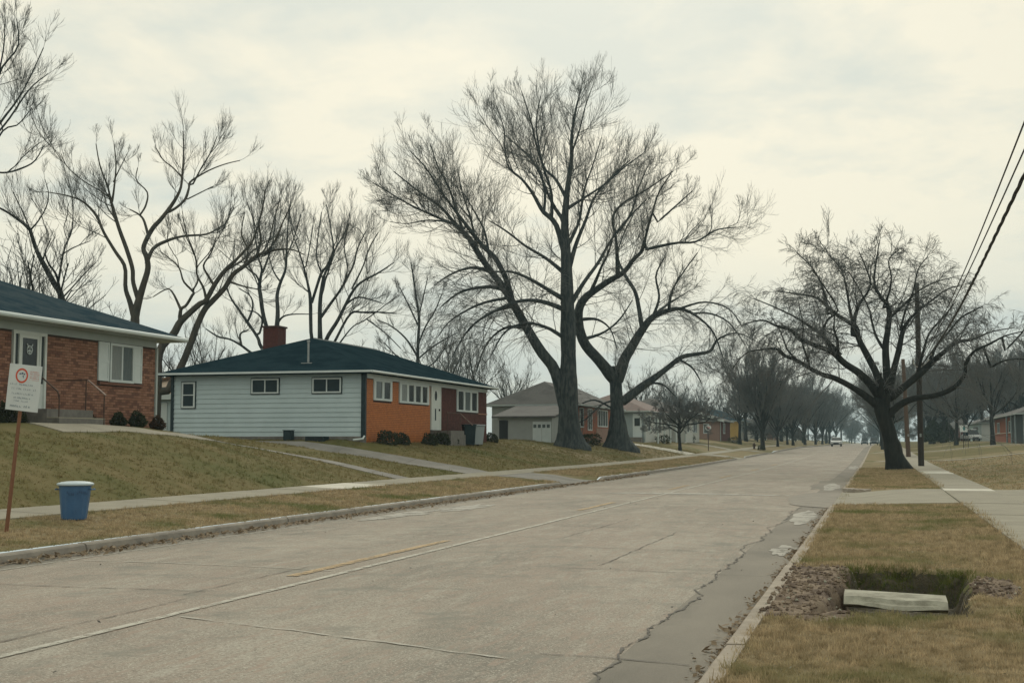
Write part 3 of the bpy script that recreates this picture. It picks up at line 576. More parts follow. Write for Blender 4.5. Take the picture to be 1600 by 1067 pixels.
for (yy, r, mm, lb) in ((30.55, .21, M_bushr, 'reddish brown bush right beside the steps of the brick house'), (31.15, .21, M_bushr, 'low brown bush second from the steps of the brick house'), (32.6, .23, M_bush, 'dark round bush below the left shutter of the brick house'), (33.6, .26, M_bush, 'dark round bush below the right pane of the shuttered window'), (34.7, .23, M_bushr, 'brownish low bush at the right corner of the brick house')):
    bush('foundation_bush', (-21.15, yy, ground(-21.15, yy)-.03), r, mm, lb, 'low bushes along the front of the red brick house')
bush('foundation_bush', (-21.0, 27.6, 1.85), .36, M_bush, 'dark bush left of the steps, partly behind the sign', 'low bushes along the front of the red brick house')
# ---- house 2: white siding and orange brick
H2 = thing('ranch_house', (-20.1, 56, 1.6), 'ranch house with pale siding, orange and dark red brick front and dark green hip roof', 'house')
MB().box(-28.9, -20.1, 48.63, 65.5, .9, 4.30).build('wall', [M_drm], H2)
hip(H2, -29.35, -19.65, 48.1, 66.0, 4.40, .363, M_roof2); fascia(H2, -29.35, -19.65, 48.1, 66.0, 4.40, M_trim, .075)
MB().tube([(-19.58, 48.1, 4.34), (-19.58, 66, 4.34)], .05, 8).build('gutter', M_trim, H2)
MB().box(-28.95, -20.02, 48.55, 48.6, 1.2, 1.72).build('foundation', M_step, H2)
zb = 1.72; nb = 13; hb = (4.30-zb)/nb
sv = bpy.data.meshes.new('siding_board'); sv.from_pydata([(0, 0, 0), (8.66, 0, 0), (8.66, -.042, 0), (0, -.042, 0), (0, -.008, hb+.005), (8.66, -.008, hb+.005), (8.66, 0, hb+.005), (0, 0, hb+.005)], [], [(0, 1, 2, 3), (3, 2, 5, 4), (4, 5, 6, 7), (0, 3, 4, 7), (1, 6, 5, 2)]); sv.materials.append(M_siding); sv.update()
for i in range(nb):
    o = bpy.data.objects.new('siding_board', sv); COL.objects.link(o); o.parent = H2; o.location = (-28.9+20.1, 48.63-56, zb+i*hb-1.6)
for a, b in ((-20.24, -20.06), (-28.98, -28.86)): MB().box(a, b, 48.54, 48.70, 1.66, 4.28).build('downspout', M_darktrim, H2)
MB().tube([(-20.1, 48.6, 1.75), (-20.05, 48.3, 1.62), (-20.3, 47.9, 1.58)], .04, 6).build('downspout_foot', M_trim, H2)
window(H2, 'y', 48.60, -1, -28.47, -27.84, 2.93, 4.02, 1, .07, M_trim, panes=[M_curt2], sash=True, depth=.06, edge=M_darktrim)
window(H2, 'y', 48.60, -1, -25.20, -23.95, 3.50, 4.12, 2, .06, M_trim, panes=[M_pane, M_curt2], depth=.06, edge=M_darktrim)
window(H2, 'y', 48.60, -1, -22.42, -21.14, 3.50, 4.12, 2, .06, M_trim, panes=[M_curt, M_pane], depth=.06, edge=M_darktrim)
MB().box(-20.1, -20.03, 48.72, 65.5, 4.10, 4.29).build('frieze_board', M_trim, H2)
brickface(H2, -20.1, 1, 48.75, 56.5, 1.45, 4.10, [(49.45, 51.55, 3.2, 4.2), (52.4, 56.3, 3.18, 4.2)], M_orange)
brickface(H2, -20.1, 1, 57.95, 65.5, 1.45, 4.10, [(60.35, 63.9, 2.97, 4.2)], M_dkred)
window(H2, 'x', -20.1, 1, 49.47, 51.53, 3.22, 4.10, 2, .22, M_trim, pane=M_pane, depth=.06, gaps=.22, panes=[M_curt2, M_pane])
window(H2, 'x', -20.1, 1, 52.43, 56.27, 3.20, 4.10, 4, .26, M_trim, depth=.06, gaps=.24, panes=[M_curt, M_pane, M_pane, M_pane])
window(H2, 'x', -20.1, 1, 60.4, 63.85, 3.0, 4.10, 3, .17, M_trim, depth=.06, gaps=.25, panes=[M_pane, M_curt2, M_pane])
MB().box(-20.1, -20.05, 63.95, 65.5, 2.92, 2.98).build('brick_ledge', M_brick[1], H2)
df = MB().box(-20.1, -20.03, 56.55, 56.72, 2.05, 4.10).box(-20.1, -20.03, 57.8, 57.93, 2.05, 4.10).box(-20.1, -20.03, 56.72, 57.8, 3.98, 4.10).build('door_frame', M_door, H2)
dr = MB().box(-20.09, -20.05, 56.72, 57.8, 2.05, 3.98).build('door', M_door, H2)
MB().lathe((0, 0, 0), [(0.0001, 0), (.13, 0)], 16); ov = MB(); ov.add([(-20.045, 57.2+math.cos(t)*.17, 3.66+math.sin(t)*.24) for t in np.linspace(0, 6.283, 17)[:-1]], [tuple(range(16))]).build('door_window', M_pane, dr)
MB().box(-20.05, -20.03, 57.08, 57.2, 2.5, 3.05).build('door_panel', M_darktrim, dr); MB().box(-20.05, -19.99, 57.62, 57.68, 2.95, 3.05).build('door_handle', M_black, dr)
stp = MB().box(-20.09, -19.1, 56.6, 58.6, 1.0, 2.02).build('stoop', M_step, H2); MB().box(-20.05, -19.15, 58.6, 59.0, 1.0, 1.83).build('step', M_step, stp)
railing(H2, [(-19.2, 56.3, 2.85), (-19.2, 58.3, 2.85)], [((-19.2, 56.4, 1.7), (-19.2, 56.4, 2.85)), ((-19.2, 58.3, 1.7), (-19.2, 58.3, 2.85))])
MB().tube([(-19.2, 58.3, 2.85), (-18.9, 59.3, 2.3)], .025, 6).build('handrail', M_railL, H2)
ch = MB().box(-26.75, -26.0, 52.6, 53.4, 5.2, 6.66).build('chimney', M_dkred[0], H2, label='dark red square brick chimney'); MB().box(-26.8, -25.95, 52.55, 53.45, 6.66, 6.74).build('chimney_cap', M_drm, ch); MB().box(-26.8, -25.95, 52.54, 52.6, 5.55, 5.68).build('flashing', M_trim, ch)
vp = MB().tube([(-22.96, 49.3, 4.70), (-22.96, 49.3, 5.72)], .045, 8).build('vent_pipe', M_gmetal, H2); MB().tube([(-22.96, 49.3, 5.68), (-22.96, 49.3, 5.76)], .07, 8).build('vent_cap', M_gmetal, vp); MB().box(-23.2, -22.72, 49.1, 49.5, 4.74, 4.80).build('flashing', M_gmetal, vp)
MB().box(-24.53, -24.47, 53.2, 60.8, 6.15, 6.20).build('ridge_cap', M_gmetal, H2)
b = thing('meter_box', (-23.3, 48.2, 1.4), 'narrow dark utility box standing against the pale siding', 'utility box'); MB().box(-23.47, -23.13, 48.05, 48.4, 1.35, 1.95).build('cabinet', M_darktrim, b, bevel=.02); MB().box(-23.49, -23.11, 48.03, 48.42, 1.95, 1.98).build('cover', M_darktrim, b)
b = thing('air_conditioner', (-21.9, 48.1, 1.4), 'low dark square air conditioner beside the wall of pale siding', 'air conditioner'); MB().box(-22.35, -21.55, 47.75, 48.35, 1.3, 1.72).build('casing', M_darktrim, b, bevel=.02)
for i in range(6): MB().box(-22.3, -21.6, 47.74, 47.752, 1.35+i*.06, 1.38+i*.06).build('grille_slat', M_black, b)
def gp(u, X):                                   # point on the line X = const seen in picture column u
    d = VF+VR*(u-CX)/FOC; t = X/d[0]; return (X, d[1]*t)
for uu, r, hh, lb in ((607, .42, .34, 'dark clipped bush left of the pair under the orange wall'), (629, .34, .30, 'dark bush right of the pair under the orange wall'), (672, .36, .30, 'dark bush in front of the pale door'), (690, .40, .32, 'dark bush just right of the pale door'), (706, .34, .28, 'dark bush left of the wheeled bins'), (768, .36, .30, 'dark boxy bush beyond the far corner of the orange and red house')):
    xx, yy = gp(uu, -19.45 if uu < 760 else -20.3)
    bush('foundation_bush', (xx, yy, ground(xx, yy)-.05), r, M_bush, lb, 'dark bushes along the orange and red brick front', hh)
def wheeled_bin(loc, rz, m, label):
    b = thing('wheeled_bin', (0, 0, 0), label, 'wheeled bin', 'wheeled bins at the red brick corner')
    MB().add([(-.24, -.26, .05), (.24, -.26, .05), (.24, .26, .05), (-.24, .26, .05), (-.29, -.36, .95), (.29, -.36, .95), (.29, .36, .95), (-.29, .36, .95)], [(0, 3, 2, 1), (4, 5, 6, 7), (0, 1, 5, 4), (1, 2, 6, 5), (2, 3, 7, 6), (3, 0, 4, 7)]).build('body', m, b, bevel=.02)
    MB().box(-.31, .31, -.4, .4, .955, 1.03).build('lid', m, b, bevel=.02); MB().tube([(-.25, .42, .93), (.25, .42, .93)], .02, 6).build('handle', M_black, b)
    for s in (-.3, .27): MB().tube([(s, .28, .11), (s+.04, .28, .11)], .11, 12).build('wheel', M_tire, b)
    b.location = loc; b.rotation_euler = (0, 0, rz)
bx_, by_ = gp(733, -19.2)
wheeled_bin((bx_, by_, ground(bx_, by_)), .5, M_darktrim, 'dark teal wheeled bin below the end of the handrail')
bx_, by_ = gp(744, -19.1)
wheeled_bin((bx_, by_, ground(bx_, by_)), .9, mat('pale_grey_plastic', (.30, .34, .36), rough=.5), 'pale grey wheeled bin right behind the dark one')
# ---- shed seen between the two near houses
g_ = thing('garage', (-36, 60, 1.9), 'small white garage with tan roof seen in the gap between the near houses', 'garage')
MB().box(-40.4, -33.4, 60, 66, 1.5, 3.9).build('wall', M_siding, g_); hip(g_, -40.8, -33.0, 59.6, 66.4, 4.0, .30, M_tan); fascia(g_, -40.8, -33.0, 59.6, 66.4, 4.0, M_trim, .28)
d_ = MB().box(-38.2, -36.0, 59.95, 60, 1.9, 3.55).build('garage_door', M_trim, g_); MB().box(-37.1, -36.7, 59.93, 59.95, 2.9, 3.3).build('door_window', M_pane, d_); MB().box(-35.7, -35.55, 59.93, 60, 1.9, 3.65).build('door_trim', M_darktrim, g_)
# ---- the row of houses further up the street
def simple_house(name, label, Xf, Xb, Y0, Y1, zE, pitch, front, side, roof, gable=False, fw=(), sw=(), chim=None, sg=1, zb=1., rt=None, mullion=2, ov=.5):
    h = thing(name, (Xf, Y0, zE-2.7), label, 'house'); X0, X1 = sorted((Xf, Xb))
    MB().box(X0, X1, Y0, Y1, zb, zE-.1).build('wall', side, h)
    MB().wb('x', Xf, sg, Y0+.02, Y1, zb, zE-.1, 0, .03).build('front_facing', front, h)
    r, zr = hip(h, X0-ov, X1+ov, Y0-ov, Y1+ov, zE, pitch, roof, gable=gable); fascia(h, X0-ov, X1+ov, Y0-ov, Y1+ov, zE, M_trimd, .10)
    if chim: c_ = MB().box(chim[0], chim[0]+.7, chim[1], chim[1]+.7, zE+.3, zr+.6).build('chimney', M_dkred[0], h)
    for a0, a1, z0, z1, n in fw: window(h, 'x', Xf+sg*.03, sg, a0, a1, z0, z1, n, .12, M_trim, panes=[M_pane, M_curt2], depth=.06)
    for a0, a1, z0, z1, n in sw: window(h, 'y', Y0, -1, a0, a1, z0, z1, n, .08, M_trim, panes=[M_curt2, M_pane], depth=.05)
    MB().tube([(Xf+sg*.1, Y0-.05, zE-.15), (Xf+sg*.1, Y0-.05, zb+.5)], .05, 6).build('downspout', M_trimd, h)
    return h
M_gsid = mat('grey_siding', (.34, .36, .35), (.30, .32, .31), 2, rough=.6); M_bsid = mat('blue_grey_siding', (.30, .35, .36), (.26, .31, .32), 2, rough=.6)
M_wsid = mat('white_siding', (.56, .57, .54), (.50, .52, .50), 2, rough=.6); M_obrick = mat('orange_brick_wall', (.30, .105, .055), (.24, .085, .048), 9); M_pbrick = mat('pink_brown_brick_wall', (.30, .20, .16), (.25, .16, .13), 9); M_ybrick = mat('yellow_paint', (.50, .34, .10), (.44, .29, .09), 5)
H3 = simple_house('ranch_house', 'grey sided house with orange brick front and attached garage behind the big maple', -20.1, -26.2, 86.7, 102, 4.1, .50, M_obrick, M_gsid, M_roof3, fw=((87.6, 88.8, 2.5, 3.9, 1), (90.2, 91.6, 2.3, 3.9, 2), (93.6, 97.2, 2.6, 3.9, 4)), ov=.45)
MB().wb('x', -20.07, 1, 93, 101.9, 1, 2.5, 0, .05).build('pink_brick_panel', M_pbrick, H3)
gx0, gx1 = -23.95, -20.3
MB().box(gx0, gx1, 80.6, 86.65, .8, 3.12).build('garage_wall', M_gsid, H3)
MB().add([(gx0-.3, 80.2, 3.16), (gx1+.3, 80.2, 3.16), (gx1+.3, 86.6, 4.06), (gx0-.3, 86.6, 4.06), (gx0-.3, 80.2, 3.04), (gx1+.3, 80.2, 3.04), (gx1+.3, 86.6, 3.94), (gx0-.3, 86.6, 3.94)], [(0, 1, 2, 3), (4, 7, 6, 5), (0, 4, 5, 1), (1, 5, 6, 2), (2, 6, 7, 3), (3, 7, 4, 0)]).build('garage_roof', M_roof3, H3)
gd = MB().box(-21.57, -20.35, 80.55, 80.6, .95, 2.80).build('garage_door', M_trim, H3); 
for i in range(4): MB().box(-21.52+i*.30, -21.32+i*.30, 80.54, 80.55, 2.4, 2.62).build('door_pane', M_curt2, gd)
MB().box(-20.97, -20.95, 80.54, 80.55, .95, 2.4).build('door_joint', M_gsid, gd)
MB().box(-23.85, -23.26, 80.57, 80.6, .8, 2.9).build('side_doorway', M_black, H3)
H4 = simple_house('ranch_house', 'blue grey house with reddish grey roof and white side door right of the second maple', -20.0, -27, 113, 127, 4.25, .42, M_wsid, M_bsid, M_roof4, fw=((114.6, 116, 2.4, 3.9, 1), (118.5, 122, 2.4, 3.9, 2)))
dr = MB().box(-21.0, -20.2, 112.93, 113, 1.9, 4.0).build('side_door', M_trim, H4); MB().box(-20.85, -20.35, 112.91, 112.93, 2.9, 3.6).build('door_window', M_pane, dr)
MB().box(-21.1, -20.1, 111.9, 112.9, 1.0, 1.9).build('step', M_step, H4); 
for i in range(4): MB().tube([(-19.0, 114.5+i*3.6, 1.2), (-19.0, 114.5+i*3.6, 4.05)], .08, 6).build('porch_post', M_trim, H4)
simple_house('ranch_house', 'white sided house half hidden behind the small dense tree', -18.6, -27, 128, 139, 4.15, .40, M_wsid, M_wsid, M_roof3, fw=((129.5, 131, 2.4, 3.8, 1), (134, 137, 2.4, 3.8, 2)))
H6 = simple_house('brick_house', 'brown brick house with pale sloping gable edge beyond the small dense tree', -18.6, -27, 158, 169, 4.1, .32, M_dkred[1], M_pbrick, M_roof3, gable=True, fw=((161, 163, 2.5, 3.8, 2),), sw=((-20.6, -19.9, 2.5, 3.7, 1), (-22.6, -21.9, 2.5, 3.7, 1)))
MB().add([(-18.0, 157.3, 4.15), (-22.8, 157.3, 5.7), (-22.8, 157.3, 5.42), (-18.0, 157.3, 3.87), (-18.0, 157.4, 4.15), (-22.8, 157.4, 5.7), (-22.8, 157.4, 5.42), (-18.0, 157.4, 3.87)], [(0, 1, 2, 3), (4, 7, 6, 5), (0, 4, 5, 1), (3, 2, 6, 7)]).build('rake_board', M_trim, H6)
H7 = simple_house('ranch_house', 'grey house with a yellow painted corner and dark roof up the street', -19.0, -27, 184, 200, 4.5, .38, M_wsid, M_gsid, M_roof1, fw=((187, 190, 2.8, 4.1, 2), (193, 196, 2.8, 4.1, 2)))
MB().box(-20.2, -18.98, 183.9, 183.99, 1.2, 4.4).build('yellow_panel', M_ybrick, H7)
for i, (y0, mm, lab) in enumerate(((224, M_wsid, 'white house far up the left side of the street'), (252, M_pbrick, 'pinkish brick house at the far left end of the street'), (282, M_wsid, 'last pale house at the far left end of the street'))):
    simple_house('ranch_house', lab, -19.5, -27, y0, y0+14, 4.3, .4, mm, mm, M_roof3, fw=((y0+2, y0+4, 2.6, 3.8, 2),))
# right side of the street
HR = simple_house('brick_house', 'red brick house with pale eaves at the right edge of the picture', 14.2, 23, 138, 172, 4.35, .36, M_obrick, M_obrick, M_roof3, fw=((165, 168, 2.5, 3.8, 2), (150, 154, 2.5, 3.8, 2)), sg=-1, ov=.9, zb=.6)
MB().box(14.1, 14.16, 138, 150, 1.0, 4.2).build('dark_siding', M_darktrim, HR); MB().box(14.06, 14.14, 150.5, 172, 2.45, 2.52).build('stone_ledge', M_conc_l, HR)
for yy in (139, 143, 148): MB().tube([(13.4, yy, 1.0), (13.4, yy, 4.2)], .09, 6).build('porch_post', M_bsid, HR)
HR2 = simple_house('ranch_house', 'small white and aqua house left of the red brick one on the right side', 15, 23, 205, 240, 4.4, .35, mat('aqua_siding', (.36, .47, .47), rough=.6), M_wsid, M_roof3, gable=True, sg=-1, zb=.6)
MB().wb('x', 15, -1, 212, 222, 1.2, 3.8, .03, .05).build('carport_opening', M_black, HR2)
simple_house('ranch_house', 'dark red shed sided house far up the right side', 14.5, 22, 246, 258, 4.2, .35, M_dkred[1], M_dkred[1], M_roof3, sg=-1, zb=.6)
simple_house('ranch_house', 'pale house at the far right end of the street', 12, 20, 268, 282, 4.2, .4, M_wsid, M_gsid, M_roof3, sg=-1, zb=.6)
# ------------------------------------------------------------------ trees
class Tubes:
    def __init__(s): s.g = {}
    def add(s, P, R, k): s.g.setdefault((P.shape[1], k), []).append((P, R))
    def mesh(s, name, m, parent):
        VV = []; FF = []; off = 0
        for (n, k), lst in s.g.items():
            P = np.concatenate([a for a, b in lst]); R = np.concatenate([b for a, b in lst]); B = len(P)
            D = np.empty_like(P); D[:, 1:-1] = P[:, 2:]-P[:, :-2]; D[:, 0] = P[:, 1]-P[:, 0]; D[:, -1] = P[:, -1]-P[:, -2]; D /= np.linalg.norm(D, axis=2, keepdims=True)+1e-9
            ov_ = P[:, -1]-P[:, 0]; ref = np.where(np.abs(ov_[:, 2:3]) > .7*np.linalg.norm(ov_, axis=1, keepdims=True), [[1., 0, 0]], [[0, 0, 1.]])[:, None, :]
            A = np.cross(D, np.broadcast_to(ref, D.shape)); A /= np.linalg.norm(A, axis=2, keepdims=True)+1e-9; C = np.cross(D, A)
            t = np.arange(k)*2*np.pi/k
            Rk = np.repeat(R[:, :, None], k, 2)
            if k >= 8:
                big = np.clip(R[:, :, None]/.25, 0, 1); ph = P[:, :, 2:3]*.35+np.arange(B)[:, None, None]; Rk = Rk*(1+big*(.055*np.sin(3*t+ph)+.035*np.sin(7*t-ph*1.7)+rng.normal(0, .018, Rk.shape)))
                if k == 14 and R[0, 1] > .62: hh = np.maximum(P[:, :, 2:3]-P[:, 1:2, 2:3], 0); Rk = Rk*(1+.30*np.exp(-hh/.55)*np.cos(5*t+1.1)*(1+.4*np.cos(2*t)))
            V = P[:, :, None, :]+(A[:, :, None, :]*np.cos(t)[None, None, :, None]+C[:, :, None, :]*np.sin(t)[None, None, :, None])*Rk[:, :, :, None]
            b = (np.arange(B)*n*k)[:, None, None]+(np.arange(n-1)*k)[None, :, None]+off; j = np.arange(k)[None, None, :]; j2 = ((np.arange(k)+1) % k)[None, None, :]
            FF.append(np.stack([b+j, b+j2, b+k+j2, b+k+j], -1).reshape(-1, 4)); VV.append(V.reshape(-1, 3)); off += B*n*k
        return npmesh(name, np.concatenate(VV), np.concatenate(FF), m, parent, smooth=True)
def unit(a): return a/(np.linalg.norm(a, axis=-1, keepdims=True)+1e-9)
def march(P, D, L, R0, R1, nseg, wob, trop):
    out = [P.copy()]; D = D.copy(); P = P.copy(); st = (L/nseg)[:, None]
    for i in range(nseg):
        D = unit(D+rng.normal(size=D.shape)*wob+trop/nseg); P = P+D*st; out.append(P.copy())
    t = np.linspace(0, 1, nseg+1)[None, :]; return np.stack(out, 1), R0[:, None]*(1-t)+R1*t
def spawn(P, R, per, ang, lfac, tmin, L, rf=.6, tip=True):
    B, n, _ = P.shape; idx = np.repeat(np.arange(B), per); t = rng.uniform(tmin, .98, len(idx))
    if tip: t[::max(per, 1)] = .97
    f = t*(n-1); i = np.minimum(f.astype(int), n-2); w = (f-i)[:, None]; p = P[idx, i]*(1-w)+P[idx, i+1]*w; d = unit(P[idx, i+1]-P[idx, i]); r = R[idx, i]*(1-w[:, 0])+R[idx, i+1]*w[:, 0]
    q = unit(np.cross(d, rng.normal(size=d.shape))); a = rng.normal(ang, .22, len(idx))[:, None]; nd = d*np.cos(a)+q*np.sin(a)
    return p, unit(nd), L[idx]*lfac*(1.1-.45*t)*rng.uniform(.65, 1.25, len(idx)), r*rf
def fill(ts, P, R, L, spec, zs=None):
    """spec: list of (children per branch, angle, length factor, segments, wobble, tropism z, tip radius, sides, tmin)"""
    for per, ang, lf, ns, wb_, tz, rt, k, tmin in spec:
        p, d, l, r = spawn(P, R, per, ang, lf, tmin, L); r = np.maximum(np.minimum(r, .03+0*r), rt*1.2)
        tv = np.zeros((len(p), 3)); tv[:, 2] = tz if zs is None else tz+(np.maximum(.55, tz)-tz)*np.clip((p[:, 2]-zs)/3., 0, 1)
        P, R = march(p, d, l, r, rt, ns, wb_, tv); L = l; ts.add(P, R, k)
def curve(pts, nsub):
    pts = np.array(pts, float); n = len(pts); t = np.linspace(0, n-1, nsub); i = np.minimum(t.astype(int), n-2); u = (t-i)[:, None]
    g = lambda j: pts[np.clip(j, 0, n-1)]; a, b, c, d = g(i-1), g(i), g(i+1), g(i+2)
    q = .5*((2*b)+(-a+c)*u+(2*a-5*b+4*c-d)*u**2+(-a+3*b-3*c+d)*u**3); q[:, 2] = np.maximum(q[:, 2], .3); return q
def traced_tree(name, label, base, depth, trunk, limbs, spec, spacing, L1, bark, trop1=.5, l1seg=5, ang1=.8, flare=None, group=None, drift=.45, tmin=.22, extra=0, twig=M_twig, cat='tree', wmin=.010, trunkfill=.45, wob1=.10, zs=None):
    """limbs traced as (u, v, width) at the tree's own distance; each limb swings out of that plane"""
    root = thing(name, base, label, cat, group); tt = Tubes(); cr = Tubes(); sc = depth/FOC; paths = []
    def conv(poly, dr, start_d):
        q = curve(poly, max(6, len(poly)*3)); ln = np.concatenate([[0], np.cumsum(np.hypot(np.diff(q[:, 0]), np.diff(q[:, 1])))]); P = np.array([at(u, v, depth+(start_d or 0)+dr*l*sc) for (u, v, w), l in zip(q, ln)])
        wsc = 1. if start_d is None else .74
        R = np.maximum(q[:, 2]*sc/2*wsc, wmin); return P, R, ln[-1]*sc
    P, R, ln = conv(trunk, 0, None); hs = P[:, 2]-P[0, 2]; R = R*np.where(hs < hs[-1]*.35, .93, .80)
    gz = min(ground(P[0, 0], P[0, 1]), P[0, 2]); P = np.vstack([[P[0, 0]*2-P[1, 0] if abs(P[0, 0]-P[1, 0]) < .15 else P[0, 0], P[0, 1], gz-.35], P]); R = np.concatenate([[R[0]], R])
    base = (P[1, 0], P[1, 1], ground(P[1, 0], P[1, 1])); root.location = base; ORG[root.name] = base
    if flare:
        for i in range(len(P)):
            h = P[i, 2]-base[2]; R[i] += R[3]*flare*.45*math.exp(-max(h, 0)/.40)
    tt.add(P[None], R[None], 14); paths.append((P, R, ln, trunkfill))
    tp = P
    for li, l in enumerate(limbs):
        opts = l[0] if isinstance(l[0], dict) else {}; poly = l[1:] if opts else l
        dr = opts.get('d', random.uniform(-drift, drift)); P, R, ln = conv(poly, dr, opts.get('s', 0))
        # start on the nearest already built wood
        best = None
        for Q, RQ, _, _ in paths:
            Q = np.concatenate([Q[:-1]*(1-w_)+Q[1:]*w_ for w_ in (0, .25, .5, .75)])
            dd = np.hypot(((Q-P[0])@VR), Q[:, 2]-P[0, 2]); j = int(dd.argmin())
            if best is None or dd[j] < best[0]: best = (dd[j], Q[j])
        off = (best[1]-P[0])@VF; P = P+VF*off
        if .02 < best[0] < 1.2: P = np.vstack([best[1], P]); R = np.concatenate([[R[0]], R])
        tt.add(P[None], R[None], 8 if R[0] > .1 else 6); paths.append((P, R, ln, opts.get('t', tmin)))
    for i in range(extra):          # limbs toward and away from the camera, which no outline shows
        Q, RQ, ln, _ = paths[random.randrange(0, min(len(paths), 9))]; j = int(len(Q)*random.uniform(.35, .85)); s = 1 if i % 2 else -1; d = unit(unit(Q[-1]-Q[0])*.7+VF*s*random.uniform(.8, 1.3)+VR*random.uniform(-.5, .5)+np.array([0, 0, .4]))
        L = np.array([random.uniform(.3, .5)*max(ln, 6)]); p, r = march(Q[j][None], d[None], L, np.array([RQ[j]*.6]), .02, 9, .12, np.array([0, 0, .3*trop1])); tt.add(p, r, 6); paths.append((p[0], r[0], float(L[0]), .3))
    first = []
    for Q, RQ, ln, t0 in paths:
        n = max(3, int(ln*(1-t0)/spacing)); t = np.sort(rng.uniform(t0, 1, n)); t[-1] = .995; f = t*(len(Q)-1); i = np.minimum(f.astype(int), len(Q)-2); w = (f-i)[:, None]
        p = Q[i]*(1-w)+Q[i+1]*w; d = unit(Q[i+1]-Q[i]); r = (RQ[i]*(1-w[:, 0])+RQ[i+1]*w[:, 0]); q = unit(np.cross(d, rng.normal(size=d.shape))); a = rng.normal(ang1, .25, n)[:, None]; a[-1] = .15
        nd = unit(d*np.cos(a)+q*np.sin(a)); l = L1*(1.2-.82*t)*rng.uniform(.55, 1.3, n)*min(1., .45+ln/12); first.append((p, nd, l, np.clip(r*.34, .009, .028)))
    p, d, l, r = (np.concatenate([a[i] for a in first]) for i in range(4)); tv = np.zeros((len(p), 3)); tv[:, 2] = trop1 if zs is None else trop1+.5*np.clip((p[:, 2]-zs)/3., 0, 1)
    P, R = march(p, d, l, r, .007, l1seg, wob1, tv); cr.add(P, R, 4)
    fill(cr, P, R, l, spec, zs)
    tt.mesh('trunk', bark, root); cr.mesh('crown', twig, root); return root
UP = lambda a, b, c=None: [(a+2, .50, .70, 4, .07, .6, .005, 3, .12), (b+2, .42, .70, 3, .07, .5, .0036, 3, .1)]
WEEP = lambda a, b: [(a, .9, .55, 4, .18, -1.3, .009, 3, .15), (b, .6, .62, 3, .14, -1.3, .007, 3, .1)]
# big maple
bz = ground(-18.5, 77.6)
traced_tree('maple_tree', 'tallest bare maple with massive leaning left limb, left one of the close pair', (-18.45, 77.6, bz), 79.8,
 [(891, 700, 42), (889, 672, 36), (888, 640, 33), (888, 600, 33), (889, 560, 25), (888, 500, 27), (886, 450, 25), (884, 400, 20), (882, 350, 15), (886, 300, 11), (893, 250, 8), (893, 215, 6), (900, 170, 4), (908, 140, 2)],
 [[(884, 640, 30), (868, 580, 25), (845, 548, 23), (825, 515, 20), (805, 480, 18), (787, 450, 16), (768, 425, 14), (750, 400, 13), (735, 375, 11), (715, 355, 9), (690, 325, 6), (655, 300, 4), (615, 268, 2.5)],
  [(800, 470, 14), (792, 440, 12), (775, 405, 11), (755, 385, 9), (735, 360, 8), (712, 330, 6), (690, 300, 4), (665, 262, 3), (640, 235, 2)],
  [(735, 372, 8), (712, 352, 6), (680, 338, 5), (645, 322, 4), (615, 305, 3), (582, 285, 2)],
  [(728, 362, 6), (700, 352, 4), (670, 350, 3), (640, 355, 2), (615, 352, 1.5)],
  [(722, 358, 6), (712, 325, 5), (700, 290, 4), (685, 262, 3), (672, 225, 2)],
  [(745, 385, 6), (735, 340, 4), (722, 300, 3), (715, 265, 2)],
  [(765, 405, 7), (758, 365, 4), (740, 330, 3), (725, 305, 2)],
  [(882, 395, 14), (868, 350, 11), (848, 330, 9), (832, 302, 7), (815, 280, 5), (795, 262, 4), (789, 235, 3), (787, 200, 2.5), (775, 165, 2)],
  [(862, 342, 8), (862, 300, 6), (850, 262, 5), (838, 222, 4), (828, 180, 3), (815, 140, 2)],
  [(850, 332, 7), (852, 295, 6), (842, 265, 5), (825, 240, 4), (805, 222, 3), (785, 205, 2)],
  [(884, 308, 8), (868, 280, 6), (850, 262, 5), (842, 230, 4), (838, 190, 3), (845, 150, 2)],
  [(893, 240, 5), (905, 205, 3.5), (915, 165, 2.5), (928, 130, 1.5)],
  [(888, 325, 8), (915, 308, 5), (945, 288, 4), (975, 262, 3), (1005, 240, 2)],
  [(888, 425, 12), (900, 382, 9), (915, 345, 7), (928, 310, 5), (950, 282, 4), (985, 250, 2.5)],
  [(892, 475, 13), (912, 442, 9), (935, 410, 7), (955, 375, 5), (978, 345, 4), (1010, 312, 2.5)],
  [(889, 380, 9), (905, 345, 6), (912, 300, 4.5), (925, 262, 3), (940, 215, 2)],
  [(885, 470, 12), (860, 455, 9), (830, 437, 7), (800, 425, 5), (768, 425, 3)],
  [(885, 430, 10), (855, 405, 7), (822, 385, 5), (792, 362, 4), (765, 345, 2)],
  [(884, 485, 12), (850, 472, 9), (815, 470, 7), (780, 482, 5), (742, 505, 3)],
  [(884, 530, 10), (855, 512, 7), (820, 505, 5), (788, 520, 4), (768, 555, 2)],
  [(787, 452, 10), (760, 448, 7), (720, 456, 5), (690, 478, 3)], [(768, 425, 9), (738, 418, 6), (705, 428, 4), (678, 446, 2)],
  [(803, 478, 9), (768, 488, 6), (732, 515, 4), (706, 558, 2)], [(822, 512, 9), (790, 512, 6), (762, 535, 4), (745, 575, 2)], [(795, 465, 7), (750, 475, 5), (705, 500, 3), (685, 525, 2)]],
 [(8, .62, .62, 4, .11, -.35, .006, 3, .12), (6, .50, .68, 3, .09, -.4, .0045, 3, .1)], .36, 3.7, M_bark, trop1=.25, flare=1.0, drift=.5, tmin=.2, extra=7, trunkfill=.5, zs=10.5)
bz = ground(-17.5, 87.6)
